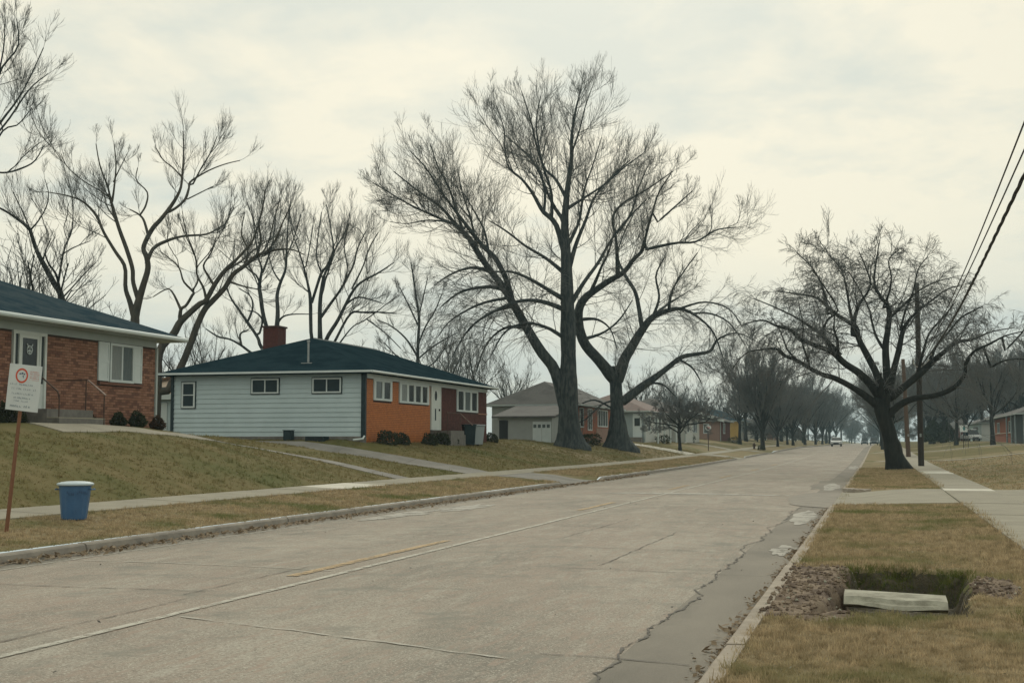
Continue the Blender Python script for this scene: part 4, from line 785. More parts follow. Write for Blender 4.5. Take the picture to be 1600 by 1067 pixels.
traced_tree('maple_tree', 'bare maple with wide spreading low right limb, right one of the close pair', (-17.45, 87.6, bz), 89.0,
 [(966, 702, 42), (965, 675, 32), (964, 640, 26), (963, 610, 24), (962, 585, 24), (962, 572, 22)],
 [[{'t': .3}, (958, 590, 28), (935, 562, 23), (914, 538, 22), (905, 510, 20), (905, 482, 18), (915, 465, 16), (935, 450, 13), (955, 437, 12), (975, 425, 10), (990, 405, 8), (1003, 392, 7), (1010, 365, 5), (1020, 330, 4), (1030, 300, 3), (1048, 272, 2)],
  [(958, 437, 10), (957, 410, 8), (955, 380, 6), (950, 350, 5), (965, 328, 4), (1000, 308, 3), (1040, 280, 2)],
  [(998, 398, 7), (1040, 389, 5), (1070, 387, 4), (1100, 370, 3), (1130, 366, 2)],
  [(955, 375, 5), (975, 345, 4), (985, 310, 3), (1000, 275, 2)], [(1012, 360, 4), (1040, 335, 3), (1062, 315, 2)],
  [(965, 592, 27), (975, 562, 23), (985, 545, 20), (1000, 520, 17), (1020, 495, 13), (1045, 485, 10), (1065, 483, 8), (1090, 495, 5), (1115, 520, 4), (1130, 560, 2)],
  [(1003, 512, 10), (998, 480, 9), (992, 455, 8), (978, 432, 7), (965, 400, 4), (975, 365, 3), (990, 335, 2)],
  [(1045, 485, 7), (1050, 455, 5), (1068, 425, 3), (1090, 395, 2)], [(1060, 483, 6), (1100, 472, 4), (1138, 482, 3), (1160, 510, 2)], [(1020, 495, 7), (1030, 465, 5), (1025, 430, 4), (1040, 400, 2)],
  [(1080, 490, 5), (1110, 490, 4), (1140, 505, 3), (1165, 540, 2)],
  [(975, 625, 21), (1000, 606, 18), (1020, 592, 15), (1040, 577, 12), (1065, 558, 10), (1090, 553, 8), (1110, 548, 7), (1122, 530, 5), (1150, 520, 3), (1180, 532, 2)],
  [(1060, 560, 6), (1085, 575, 4), (1100, 600, 2)], [(1010, 600, 6), (1035, 600, 4), (1055, 618, 2)], [(962, 625, 5), (940, 632, 4), (915, 655, 3), (900, 660, 2)], [(960, 640, 5), (930, 625, 4), (905, 632, 3)], [(905, 500, 8), (930, 500, 5), (950, 515, 3), (960, 545, 2)],
  [(910, 530, 8), (940, 520, 5), (965, 500, 4), (985, 470, 2)]],
 [(8, .68, .62, 4, .12, -.5, .006, 3, .12), (6, .55, .68, 3, .10, -.6, .0045, 3, .1)], .42, 3.6, M_bark, trop1=.1, flare=1.1, drift=.5, tmin=.22, extra=6, trunkfill=.8, zs=11.)
# spreading tree on the right verge
bz = ground(.78, 65.2)
traced_tree('verge_tree', 'spreading bare tree with leaning trunk on the verge beside the utility pole', (.80, 65.2, bz), 63.0,
 [(1402, 735, 42), (1397, 715, 31), (1392, 690, 29), (1385, 665, 29), (1378, 640, 31), (1378, 622, 33), (1383, 605, 30)],
 [[(1372, 635, 18), (1350, 617, 15), (1330, 604, 13), (1305, 591, 12), (1285, 585, 10), (1265, 575, 9), (1245, 563, 8), (1225, 555, 7), (1213, 545, 5), (1190, 546, 3), (1165, 552, 2), (1145, 575, 1.5)],
  [(1375, 622, 20), (1360, 600, 18), (1340, 581, 16), (1320, 568, 14), (1300, 550, 12), (1275, 540, 10), (1250, 530, 8), (1235, 515, 7), (1215, 510, 5), (1190, 500, 3), (1160, 508, 2)],
  [(1302, 552, 10), (1285, 535, 8), (1270, 520, 7), (1255, 510, 6), (1235, 497, 4), (1200, 480, 3), (1170, 468, 2)],
  [(1290, 545, 8), (1278, 520, 6), (1285, 500, 5), (1300, 485, 4), (1280, 450, 3), (1262, 425, 2)],
  [(1380, 608, 18), (1368, 580, 15), (1355, 555, 14), (1342, 530, 12), (1338, 512, 11), (1325, 503, 8), (1305, 490, 8), (1290, 476, 7), (1275, 465, 5), (1250, 460, 4), (1215, 455, 2)],
  [(1340, 522, 12), (1342, 500, 9), (1350, 475, 7), (1362, 458, 5), (1368, 440, 4), (1360, 415, 3), (1350, 392, 2)],
  [(1305, 490, 7), (1300, 460, 6), (1290, 432, 4), (1275, 410, 3), (1255, 392, 2)],
  [(1342, 510, 7), (1335, 478, 6), (1330, 450, 5), (1322, 420, 3), (1300, 395, 2)],
  [(1388, 604, 19), (1385, 570, 16), (1384, 540, 14), (1388, 512, 12), (1390, 490, 11), (1386, 476, 9), (1375, 462, 7), (1366, 440, 5), (1370, 402, 3), (1375, 375, 2)],
  [(1387, 480, 7), (1397, 455, 5), (1400, 430, 4), (1396, 405, 3), (1412, 388, 2)],
  [(1384, 545, 8), (1372, 525, 6), (1365, 500, 5), (1360, 480, 4), (1345, 450, 3), (1330, 425, 2)],
  [(1390, 605, 18), (1398, 572, 13), (1405, 545, 12), (1410, 520, 10), (1418, 503, 7), (1432, 488, 5), (1455, 470, 4), (1480, 452, 3), (1505, 445, 2)],
  [(1391, 500, 7), (1410, 484, 6), (1440, 455, 4), (1468, 440, 3), (1498, 432, 2)], [(1412, 515, 6), (1420, 485, 5), (1432, 455, 4), (1440, 420, 3), (1455, 400, 2)],
  [{'d': .3}, (1392, 620, 20), (1415, 602, 16), (1440, 581, 16), (1460, 562, 13), (1475, 550, 10), (1495, 535, 8), (1520, 530, 6), (1550, 518, 3), (1585, 512, 2)],
  [(1462, 560, 8), (1472, 540, 6), (1490, 520, 5), (1512, 495, 4), (1545, 478, 2)], [(1440, 582, 8), (1448, 550, 6), (1458, 520, 5), (1480, 495, 4), (1500, 470, 2)],
  [(1382, 655, 18), (1405, 633, 15), (1430, 622, 13), (1460, 618, 11), (1490, 606, 10), (1507, 585, 8), (1510, 567, 8), (1522, 549, 6), (1545, 538, 5), (1570, 525, 3), (1597, 518, 2)],
  [(1510, 572, 5), (1530, 562, 4), (1560, 560, 3), (1590, 575, 2)], [(1525, 547, 4), (1550, 520, 3), (1565, 495, 2)]],
 [(8, .7, .62, 4, .13, -.7, .006, 3, .12), (6, .6, .66, 3, .12, -.8, .0048, 3, .1)], .24, 2.8, M_bark2, trop1=-.05, flare=.12, drift=.5, tmin=.25, extra=7, trunkfill=.9, wob1=.15, zs=9.6)
# trees behind the near houses
G_ = 'bare trees behind the near houses'
def gb(u, depth): p = at(u, 690, depth); return (p[0], p[1], ground(p[0], p[1]))
traced_tree('backyard_tree', 'tall bare tree forking into two long stems above the right end of the brick house', gb(212, 62), 62,
 [(212, 700, 20), (212, 600, 18), (211, 510, 17), (212, 490, 16), (218, 465, 14), (224, 445, 12), (231, 420, 11), (229, 402, 10), (224, 388, 9), (231, 370, 9), (240, 355, 9), (252, 342, 8), (270, 318, 7), (282, 295, 5), (285, 270, 4), (287, 240, 3), (286, 205, 2)],
 [[(209, 495, 13), (203, 472, 11), (196, 450, 9), (195, 417, 8), (180, 393, 7), (162, 363, 6), (150, 336, 6), (129, 315, 4), (105, 306, 3), (72, 300, 2)],
  [(216, 468, 11), (208, 441, 9), (207, 420, 9), (198, 390, 9), (186, 357, 8), (177, 327, 7), (172, 308, 5), (168, 291, 4), (156, 258, 3), (150, 225, 2)],
  [(175, 315, 5), (178, 294, 4), (181, 258, 3), (178, 225, 2)], [(172, 310, 4), (159, 300, 3), (129, 282, 2.5), (105, 261, 2), (95, 240, 1.5)], [(178, 285, 3), (190, 260, 2), (200, 240, 1.5)],
  [(262, 332, 7), (275, 325, 6), (289, 312, 6), (295, 295, 5), (297, 285, 5), (311, 275, 4), (332, 264, 3), (354, 256, 2.5), (375, 251, 2)],
  [(297, 285, 4), (310, 260, 3), (325, 235, 2.5), (335, 210, 2)], [(285, 278, 4), (270, 262, 3), (255, 250, 2.5), (243, 230, 2)],
  [(229, 412, 9), (240, 388, 8), (262, 376, 7), (282, 370, 5), (299, 368, 5), (323, 366, 4), (344, 355, 3), (356, 345, 2.5), (360, 325, 2)],
  [(231, 366, 6), (225, 345, 5), (218, 336, 4), (208, 330, 3), (202, 327, 2)], [(219, 334, 4), (227, 320, 4), (229, 300, 3), (212, 281, 2.5), (214, 262, 2)], [(290, 310, 3), (310, 300, 2.5), (330, 290, 2)]],
 UP(5, 4), .42, 2.6, M_barkL, trop1=.5, group=G_, drift=.35, tmin=.45, extra=4, trunkfill=.75, ang1=.65)
traced_tree('backyard_tree', 'bare tree with two stems leaning right in the gap between the near houses', gb(262, 60), 60,
 [(240, 700, 20), (245, 600, 18), (250, 548, 16), (271, 522, 15), (281, 504, 14), (294, 491, 12), (312, 475, 11), (322, 469, 10), (337, 442, 9), (353, 421, 8), (368, 407, 6), (382, 392, 5), (395, 376, 4), (405, 345, 3), (412, 315, 2)],
 [[(281, 497, 9), (283, 483, 7), (291, 477, 6), (300, 462, 6), (302, 456, 5), (287, 440, 4), (281, 421, 3), (271, 409, 2.5), (252, 394, 2)], [(283, 483, 6), (271, 458, 4), (261, 452, 3), (240, 464, 2)],
  [{'d': .05}, (262, 610, 17), (281, 576, 16), (296, 541, 15), (308, 508, 14), (320, 483, 13), (333, 469, 12), (351, 450, 11), (364, 429, 10), (380, 417, 9), (397, 403, 8), (415, 394, 6), (436, 390, 5), (456, 390, 3), (475, 398, 2)],
  [(322, 468, 6), (318, 450, 5), (308, 430, 4), (307, 410, 4), (302, 392, 3), (290, 360, 2), (285, 330, 1.5)], [(335, 447, 6), (326, 432, 5), (318, 415, 4), (330, 395, 3), (338, 370, 2)], [(302, 456, 4), (312, 440, 3), (310, 420, 2.5), (330, 395, 2), (345, 370, 1.5)],
  [(397, 403, 6), (405, 375, 5), (402, 350, 4), (408, 325, 3), (412, 295, 2)], [(415, 394, 5), (430, 370, 4), (440, 345, 3), (452, 320, 2)], [(380, 417, 5), (385, 390, 4), (375, 365, 3), (380, 330, 2)], [(357, 440, 6), (375, 446, 4), (392, 450, 3), (405, 452, 2)], [(405, 398, 4), (418, 375, 3), (425, 345, 2.5), (435, 310, 2)]],
 UP(6, 4), .42, 2.5, M_barkL, trop1=.45, group=G_, drift=.3, tmin=.4, extra=4, trunkfill=.8, ang1=.7)
traced_tree('backyard_tree', 'bare tree rising straight behind the dark red chimney', gb(425, 76), 76,
 [(425, 700, 18), (425, 600, 16), (426, 545, 14), (432, 516, 10), (434, 487, 8), (433, 462, 7), (438, 442, 6), (446, 421, 5), (448, 392, 4), (450, 350, 3), (455, 310, 2)],
 [[(425, 550, 10), (419, 520, 9), (411, 491, 9), (407, 462, 9), (405, 446, 8), (409, 421, 5), (403, 400, 4), (398, 360, 3), (392, 320, 2)], [(422, 560, 9), (407, 540, 8), (403, 528, 7), (390, 508, 6), (374, 485, 5), (362, 468, 4), (355, 452, 3)],
  [(418, 570, 8), (392, 551, 6), (376, 539, 5), (359, 530, 4), (341, 526, 4), (322, 514, 2.5)], [(434, 505, 5), (442, 495, 4), (458, 491, 3), (488, 491, 2)], [(405, 448, 5), (398, 430, 4), (385, 420, 3), (375, 400, 2)], [(407, 425, 5), (418, 395, 4), (425, 365, 3), (428, 325, 2)],
  [(438, 440, 4), (428, 425, 3), (420, 400, 2.5), (415, 370, 2)], [(385, 500, 5), (392, 480, 4), (388, 462, 3), (370, 450, 2)], [(404, 520, 5), (408, 500, 4), (398, 488, 3), (385, 485, 2)], [(374, 540, 5), (372, 522, 4), (385, 515, 3)], [(448, 400, 3), (460, 370, 2.5), (470, 335, 2)]],
 UP(6, 4), .5, 3.0, M_bark, trop1=.7, group=G_, drift=.35, tmin=.35, extra=4, trunkfill=.65, ang1=.65)
traced_tree('backyard_tree', 'many stemmed bare tree fanning out right of the roof peak', gb(503, 78), 78,
 [(503, 700, 20), (503, 600, 18), (501, 545, 13), (500, 520, 9), (500, 477, 8), (503, 449, 7), (507, 429, 5), (521, 398, 4), (517, 359, 2.5), (510, 320, 2)],
 [[(500, 560, 10), (487, 530, 8), (485, 471, 8), (482, 449, 6), (474, 415, 4), (465, 387, 3), (457, 364, 2), (450, 325, 1.5)], [(485, 472, 6), (493, 446, 6), (500, 426, 6), (510, 412, 4), (524, 384, 3), (538, 360, 2.5), (545, 330, 2)],
  [(502, 495, 7), (519, 471, 6), (533, 451, 5), (552, 415, 4), (558, 390, 3), (572, 361, 2)], [(503, 560, 10), (510, 530, 9), (527, 502, 8), (538, 480, 7), (552, 454, 6), (566, 440, 5), (592, 426, 4), (616, 410, 2)], [(552, 452, 4), (569, 418, 3), (580, 387, 2.5), (593, 365, 2)],
  [(510, 560, 7), (524, 532, 6), (547, 491, 5), (566, 488, 4), (597, 488, 3), (620, 490, 2)], [(515, 560, 6), (533, 533, 4), (552, 510, 3), (572, 499, 3), (620, 463, 2)], [(500, 426, 4), (492, 400, 3), (495, 365, 2.5), (500, 330, 2)], [(474, 415, 3), (480, 385, 2.5), (485, 350, 2)],
  [(538, 448, 4), (545, 420, 3), (540, 385, 2.5), (548, 350, 2)], [(540, 478, 5), (560, 465, 4), (585, 470, 3), (600, 475, 2)], [(572, 499, 3), (600, 520, 2.5), (625, 545, 2)], [(460, 370, 2.5), (450, 345, 2), (445, 310, 1.5)]],
 UP(5, 4), .48, 2.9, M_bark, trop1=.65, group=G_, drift=.35, tmin=.35, extra=4, trunkfill=.6, ang1=.65)
traced_tree('backyard_tree', 'leaning bare tree bending left above the brick house roof', gb(110, 66), 66,
 [(120, 700, 16), (112, 560, 14), (97, 468, 12), (85, 444, 11), (72, 420, 10), (58, 393, 8), (49, 366, 7), (45, 357, 7), (27, 342, 5), (3, 327, 4), (-25, 315, 3), (-45, 300, 2)],
 [[(95, 460, 6), (88, 430, 5), (76, 412, 4), (70, 395, 3)], [(49, 358, 4), (60, 345, 3), (72, 324, 2.5), (76, 303, 2), (70, 280, 1.5)], [(93, 440, 5), (102, 390, 3.5), (114, 360, 2.5), (115, 315, 2), (108, 280, 1.5)], [(98, 465, 4), (112, 450, 3), (130, 430, 2.5), (150, 410, 2)], [(47, 358, 3), (35, 330, 2.5), (20, 300, 2)], [(100, 400, 3), (120, 388, 2.5), (145, 378, 1.5)], [(66, 410, 4), (72, 390, 3), (80, 372, 2)]],
 UP(5, 4), .5, 2.6, M_bark2, trop1=.6, group=G_, drift=.3, tmin=.35, extra=3, trunkfill=.6)
traced_tree('backyard_tree', 'bare tree at the far left edge reaching in from outside the picture', gb(-70, 52), 52,
 [(-70, 720, 30), (-68, 500, 26), (-62, 400, 22), (-55, 330, 16), (-40, 260, 10), (-20, 180, 6), (0, 112, 4), (28, 73, 3), (26, 30, 2)],
 [[(-50, 320, 10), (-25, 235, 7), (2, 190, 5), (24, 161, 4), (44, 127, 3), (68, 75, 2)], [(-15, 225, 5), (15, 190, 4), (49, 141, 3), (78, 117, 2)], [(-40, 290, 6), (2, 209, 4), (29, 195, 3), (50, 170, 2)], [(-55, 330, 8), (-20, 275, 5), (10, 270, 4), (29, 265, 4), (53, 253, 3), (68, 229, 2)], [(-10, 150, 4), (5, 80, 3), (8, 30, 2)]],
 UP(5, 4), .5, 2.6, M_bark, trop1=.5, group=G_, drift=.3, tmin=.3, extra=2, trunkfill=.6)
traced_tree('backyard_tree', 'slender bare tree just right of the dark green roof ridge', gb(652, 95), 95,
 [(655, 700, 8), (653, 600, 7), (653, 540, 6), (655, 500, 5), (651, 470, 4), (647, 440, 3), (642, 410, 2)],
 [[(654, 560, 5), (635, 530, 4), (612, 510, 3), (590, 500, 2)], [(653, 540, 4), (665, 510, 3.5), (680, 485, 3), (690, 460, 2)], [(654, 560, 4), (672, 545, 4), (695, 530, 3), (715, 520, 2)], [(654, 510, 3.5), (640, 480, 3), (625, 450, 2)], [(655, 580, 4), (680, 565, 3), (700, 535, 2)], [(653, 500, 3), (660, 470, 2.5), (668, 435, 2)], [(654, 570, 4), (625, 560, 3), (600, 535, 2)]],
 UP(6, 4), .6, 2.5, M_bark, trop1=.7, group=G_, drift=.4, tmin=.2, extra=3, trunkfill=.45)
# generic bare trees for the rest of the street
def proto(name, height, kind, label, group, seed):
    global rng; rng = np.random.default_rng(seed); tt = Tubes(); cr = Tubes(); root = thing(name, (0, 0, 0), label, 'tree', group)
    if kind == 'fan': fork, n0, a0, tz, l0, w, spec = .15, 15, .52, .12, .84, .06, [(7, .40, .6, 3, .10, .5, .010, 3, .1), (6, .38, .62, 2, .12, .4, .008, 3, .1), (3, .4, .6, 2, .12, .3, .007, 3, .1)]
    elif kind == 'dense': fork, n0, a0, tz, l0, w, spec = .22, 10, .85, .2, .62, .2, [(7, .8, .5, 3, .2, .3, .012, 3, .15), (6, .8, .55, 2, .2, .1, .010, 3, .1), (4, .8, .5, 2, .2, 0, .009, 3, .1)]
    elif kind == 'sparse': fork, n0, a0, tz, l0, w, spec = .2, 7, .5, .4, .85, .13, [(5, .6, .55, 3, .14, .6, .011, 3, .15), (4, .5, .6, 2, .13, .4, .008, 3, .1)]
    else: fork, n0, a0, tz, l0, w, spec = .28, 8, .62, .3, .72, .16, [(6, .6, .6, 3, .15, .45, .011, 3, .12), (5, .5, .6, 2, .15, .35, .008, 3, .1), (3, .5, .6, 2, .15, .2, .007, 3, .1)]
    R = height*.022; q = np.array([[0, 0, -.4], [.02, .03, height*fork*.5], [.05, .1, height*fork], [.1, 0, height*(fork+.2)], [.0, .1, height*(fork+.45)]]); tt.add(q[None], np.array([[R*1.5, R, R*.9, R*.5, R*.2]]), 8)
    az = np.arange(n0)*2.4+rng.uniform(-.4, .4, n0); el = rng.uniform(.12, a0*1.55, n0); D = np.stack([np.cos(az)*np.sin(el), np.sin(az)*np.sin(el), np.cos(el)], 1); P0 = np.stack([0*az, 0*az, height*(fork+rng.uniform(0, .12, n0))], 1)
    L = height*(1-fork)*l0*rng.uniform(.75, 1.1, n0); P, RR = march(P0, D, L, np.full(n0, R*.5), .03, 8, w, np.array([0, 0, tz])); tt.add(P, RR, 6)
    p, d, l, r = spawn(P, RR, 9, a0*.9+.1, .45, .15, L); P2, R2 = march(p, d, l, np.minimum(r, .05), .018, 4, w, np.array([0, 0, tz*1.5])); cr.add(P2, R2, 4); fill(cr, P2, R2, l, spec)
    tt.mesh('trunk', M_bark2, root); cr.mesh('crown', M_twig, root); return root
used = {}
def plant(pr, loc, s, rz, label):
    if pr.name not in used: used[pr.name] = 1; o = pr
    else:
        o = pr.copy(); COL.objects.link(o)
        for ch_ in pr.children: c_ = ch_.copy(); COL.objects.link(c_); c_.parent = o
    o.location = loc; o.scale = (s, s, s*random.uniform(.94, 1.06)); o.rotation_euler = (0, 0, rz); o['label'] = label; return o
pf = proto('street_tree', 10, 'fan', 'x', 'bare trees further up the street', 21); pf2 = proto('street_tree', 10, 'fan', 'x', 'bare trees further up the street', 22)
pdn = proto('ornamental_tree', 6, 'dense', 'x', 'bare trees further up the street', 23); pr_ = proto('street_tree', 10, 'round', 'x', 'bare trees further up the street', 24); pr2 = proto('street_tree', 10, 'round', 'x', 'bare trees further up the street', 25)
ps = proto('street_tree', 10, 'sparse', 'x', 'bare trees further up the street', 26)
ORDW = 'one two three four five six seven eight nine ten eleven twelve thirteen fourteen fifteen sixteen'.split()
def put(pr, X, Y, h, label, hb=10): plant(pr, (X, Y, ground(X, Y)-.05), h/hb, random.uniform(0, 6), label)
put(pdn, -15.6, 105, 6.3, 'small dense bare tree on the lawn right of the two maples', 6)
put(pf, -12.0, 141, 10.6, 'upright fan shaped bare tree on the left verge by the kerb')
for i, (X, Y, h, p_) in enumerate(((-16.2, 158, 8.6, pr_), (-12.6, 171, 7.4, pf2), (-17.6, 180, 9.5, pr2), (-12.4, 199, 9.6, pf), (-18.5, 206, 10.5, pr_), (-14.5, 218, 8.2, pf2), (-12.6, 236, 11, pf2), (-17.5, 246, 11, pr2), (-12.2, 268, 10.4, pf), (-15.5, 284, 12, pr_), (-12.4, 305, 11, pf2), (-12, 340, 12.5, pf), (-14, 370, 13, pr_), (-12.5, 410, 12, pf2), (-12, 450, 14, pr2))):
    put(p_, X, Y, h, 'bare tree number %s from the near end of the left row beyond the upright tree' % ORDW[i])
for i, (X, Y, h, p_) in enumerate(((1.0, 112, 7.5, pr_), (.5, 150, 9, pr2), (.6, 180, 9.5, pf), (.5, 210, 10, pr2), (.6, 245, 11, pf2), (.6, 280, 12, pr_), (1, 330, 12, pf), (1, 390, 13, pr2))):
    put(p_, X, Y, h, 'bare tree number %s along the right verge beyond the spreading tree' % ORDW[i])
for i, (u, X, h, p_, lb) in enumerate(((1547, 10.6, 9.2, pr2, 'bare tree with a forked trunk on the right lawn beside the red brick house'), (1490, 8.5, 9.5, pr_, 'bare tree behind the small post sign on the right'), (1592, 17, 13.5, pr_, 'tall bare tree rising behind the red brick house at the right edge'), (1575, 19, 14, pf, 'bare tree behind the roof of the red brick house'), (1530, 16, 13, pr2, 'bare tree above the small white and aqua house'), (1505, 13, 12.5, pf2, 'bare tree left of the small white and aqua house'), (1470, 9, 10.5, pr_, 'bare tree right of the utility pole base'), (1450, 7.5, 12, pf, 'bare tree directly behind the utility pole'), (1520, 24, 16, pr_, 'tall far bare tree between the two houses on the right'), (1560, 30, 17, pr2, 'tall far bare tree over the near end of the red brick roof'), (1590, 38, 18, pf, 'farthest tall bare tree at the right edge'), (1480, 18, 15, pf2, 'far bare tree left of the post sign'), (1440, 9.5, 13, pr2, 'far bare tree between the two utility poles'), (1460, 16, 16, pr_, 'far bare tree above the dark evergreens on the right'))):
    x, y = gp(u, X); put(p_, x, y, h, lb)
for i, (u, X, h, p_, lb) in enumerate(((745, -33, 8.5, ps, 'faint bare tree behind the far end of the dark green roof'), (700, -40, 10, ps, 'faint bare tree beyond the slender one behind the dark green roof'), (800, -36, 8, ps, 'bare tree behind the grey garage roof'), (1000, -28, 8, ps, 'bare tree behind the blue grey house'), (1045, -30, 9, ps, 'bare tree behind the small dense tree'), (1090, -28, 9, ps, 'bare tree behind the brown brick house'), (1130, -27, 9, ps, 'bare tree behind the grey and yellow house'), (1170, -26, 11, pr2, 'bare tree behind the upright street tree'), (160, -44, 7.5, ps, 'low faint bare tree between the leaning tree and the forked tree'), (30, -42, 10.5, ps, 'thin bare tree at the left edge above the brick house roof'), (325, -46, 7.5, ps, 'small upright bare tree in the gap between the leaning stems'), (240, -50, 7, ps, 'low bare tree behind the small white garage'), (580, -42, 8, ps, 'low faint bare tree behind the long roof ridge'), (1215, -26, 12, pr_, 'bare tree in the yard right behind the upright tree'), (1260, -24, 13, pr2, 'bare tree in the yard behind the middle of the left row'))):
    x, y = gp(u, X); put(p_, x, y, h, lb)
# far wood closing the street: many more copies, too far away to single out
xs_ = np.concatenate([rng.uniform(-95, -30, 22), rng.uniform(14, 80, 24), rng.uniform(-14, 12, 10)]); ys_ = np.concatenate([rng.uniform(280, 470, 46), rng.uniform(470, 620, 10)])
for x, y in zip(xs_, ys_):
    o = plant(random.choice([pf, pf2, pr_, pr2]), (x, y, ground(x, y)-.1), random.uniform(.75, 1.1) if x < 0 else random.uniform(1.1, 1.6), random.uniform(0, 6), 'distant bare tree in the hazy wood behind the houses up the street'); o['group'] = 'distant trees closing the street'
ORD2 = 'nearest second third fourth fifth sixth seventh eighth ninth tenth eleventh twelfth'.split()
for i, (X, Y) in enumerate(((-17, 190), (-18.5, 222), (-17.8, 248), (-17, 280), (-17.5, 318), (-16, 360), (-15, 410), (-10, 520), (-4, 540), (4, 500), (8, 380), (10, 300))):
    o = plant(pdn, (X, Y, ground(X, Y)-.9), (1.0 if X < -14 else 1.5)*random.uniform(.7, .95), random.uniform(0, 6), '%s of the low dense bare thickets between the street trees' % ORD2[i]); o['group'] = 'low thickets far up the street'
# dark evergreens low behind the right sidewalk and the left row
def evergreen(X, Y, h, r, label):
    root = thing('evergreen_tree', (X, Y, ground(X, Y)-.05), label, 'tree', 'dark evergreens along the street'); c = np.array(root.location); n = 2600
    t = rng.uniform(0, 1, n)**.7; a = rng.uniform(0, 6.283, n); rr = r*(1-t)**.7*rng.uniform(.55, 1.05, n)*(1+.2*np.sin(a*5+t*20)); P = np.stack([rr*np.cos(a), rr*np.sin(a), h*(.06+.94*t)], 1)+c
    u = rng.normal(size=(n, 3)); u /= np.linalg.norm(u, axis=1)[:, None]; w = np.cross(u, rng.normal(size=(n, 3))); w /= np.linalg.norm(w, axis=1)[:, None]; s = .22
    npmesh('crown', np.stack([P-u*s, P+w*s*.5, P+u*s, P-w*s*.5], 1).reshape(-1, 3), np.arange(n*4).reshape(-1, 4), M_bush, root); MB().tube([c, c+[0, 0, h*.8]], [.15, .04], 6).build('trunk', M_bark2, root)
for u, X, h, r, lb in ((1455, 7.6, 3.4, 2.0, 'dark evergreen just right of the utility pole'), (1472, 9.6, 3.2, 2.2, 'dark spreading evergreen between pole and post sign'), (1215, -21, 3.6, 2.0, 'dark evergreen behind the upright street tree'), (1240, -19, 3.6, 2.2, 'dark evergreen deep in the left row')):
    x, y = gp(u, X); evergreen(x, y, h, r, lb)
# ------------------------------------------------------------------ utility poles and cables
def pole(X, Y, h, r, m, label, lean=0., band=False):
    z = ground(X, Y); p = thing('utility_pole', (X, Y, z), label, 'utility pole', 'timber utility poles on the right'); MB().tube([(X, Y, z-.3), (X+lean*.5, Y, z+h*.5), (X+lean, Y, z+h)], [r*1.12, r, r*.85], 12).build('shaft', m, p)
    for q in (.52, .545, .62): MB().tube([(X+lean*q-r*1.6, Y-.02, z+h*q), (X+lean*q+r*1.6, Y-.02, z+h*q)], .03, 6).build('bolt', M_gmetal, p)
    MB().box(X-.05, X+.05, Y-r*1.2-.02, Y-r*1.1, z+1.6, z+1.78).build('number_plate', M_gmetal, p); return p, z
pole(2.22, 73.0, 10.0, .145, M_pole, 'tall dark timber pole standing on the left edge of the right sidewalk')
pole(2.25, 104, 7.6, .16, M_pole2, 'shorter brown timber pole beyond the tall one', lean=-.25)
def cable(name, pts, r, m, label, twist=0, n=120, group='overhead cables on the right'):
    P = np.array(pts, float); t = np.linspace(0, 1, n); s = np.linspace(0, 1, len(P)); q = np.stack([np.interp(t, s, P[:, i]) for i in range(3)], 1)
    # smooth sag through the given points
    c = np.stack([np.polyval(np.polyfit(s, P[:, i], min(3, len(P)-1)), t) for i in range(3)], 1); root = thing(name, tuple(c[0]), label, 'cable', group)
    if not twist: MB().tube(list(c), r, 5).build('wire', m, root)
    else:
        for k in range(twist):
            b = np.cumsum(np.concatenate([[0], np.linalg.norm(np.diff(c, axis=0), axis=1)])); ph = b*2.2+k*2*math.pi/twist; o_ = np.stack([np.cos(ph), 0*ph, np.sin(ph)], 1)*r*1.1; MB().tube(list(c+o_), r, 5).build('strand', m, root)
        # lashing lumps along the bundle
    return root
PX = 2.20
cable('overhead_cable', [(PX, 72.9, 5.75), (PX, 50, 5.70), (PX, 31.6, 5.85), (PX, 20.7, 6.27), (PX, -6, 7.3)], .014, M_wirem, 'thin upper overhead cable, left one of the close pair')
cable('overhead_cable', [(PX+.05, 72.9, 5.70), (PX+.05, 50, 5.63), (PX+.07, 31.6, 5.76), (PX+.12, 20.7, 6.14), (PX+.25, -6, 7.15)], .014, M_wirem, 'thin upper overhead cable, right one of the close pair')
cable('cable_bundle', [(PX, 72.9, 5.45), (PX+.02, 50, 5.15), (PX+.04, 36, 5.22), (PX+.05, 20.7, 5.58), (PX+.1, -6, 6.5)], .016, M_wirem, 'thick twisted cable bundle, lowest of the three overhead lines', twist=3, n=420)
MB().tube([(1.93, 72.8, 6.0), (1.95, 72.8, 5.72), (2.1, 72.75, 5.55), (2.35, 72.7, 5.55), (2.6, 71, 5.68), (2.62, 66, 5.80)], .028, 6).build('cable_loop', M_rope, loc=(2.2, 72.8, 5.6), label='pale cable loop hanging round the tall pole', cat='cable', smooth=True)
# ------------------------------------------------------------------ lawn sign on its stake
sg_ = thing('lawn_sign', (-12.0, 15.9, ground(-12.0, 15.9)), 'white notice board with red ring on a leaning brown stake by the left kerb', 'sign')
c0 = at(37.5, 606, 18.6); lean_ = unit(at(42, 570, 18.6)-at(34, 642, 18.6)); rt_ = unit(np.cross(VF, lean_))
if rt_@VR < 0: rt_ = -rt_
fw_ = unit(np.cross(rt_, lean_)); 
if fw_@VF > 0: fw_ = -fw_          # towards the viewer
def sp(a, b, d): return tuple(c0+rt_*a+lean_*b+fw_*d)
HW, HH = .235, .335
def plate(mb, a0, a1, b0, b1, d0, d1): return mb.add([sp(a0, b0, d0), sp(a1, b0, d0), sp(a1, b1, d0), sp(a0, b1, d0), sp(a0, b0, d1), sp(a1, b0, d1), sp(a1, b1, d1), sp(a0, b1, d1)], [(0, 3, 2, 1), (4, 5, 6, 7), (0, 1, 5, 4), (1, 2, 6, 5), (2, 3, 7, 6), (3, 0, 4, 7)])
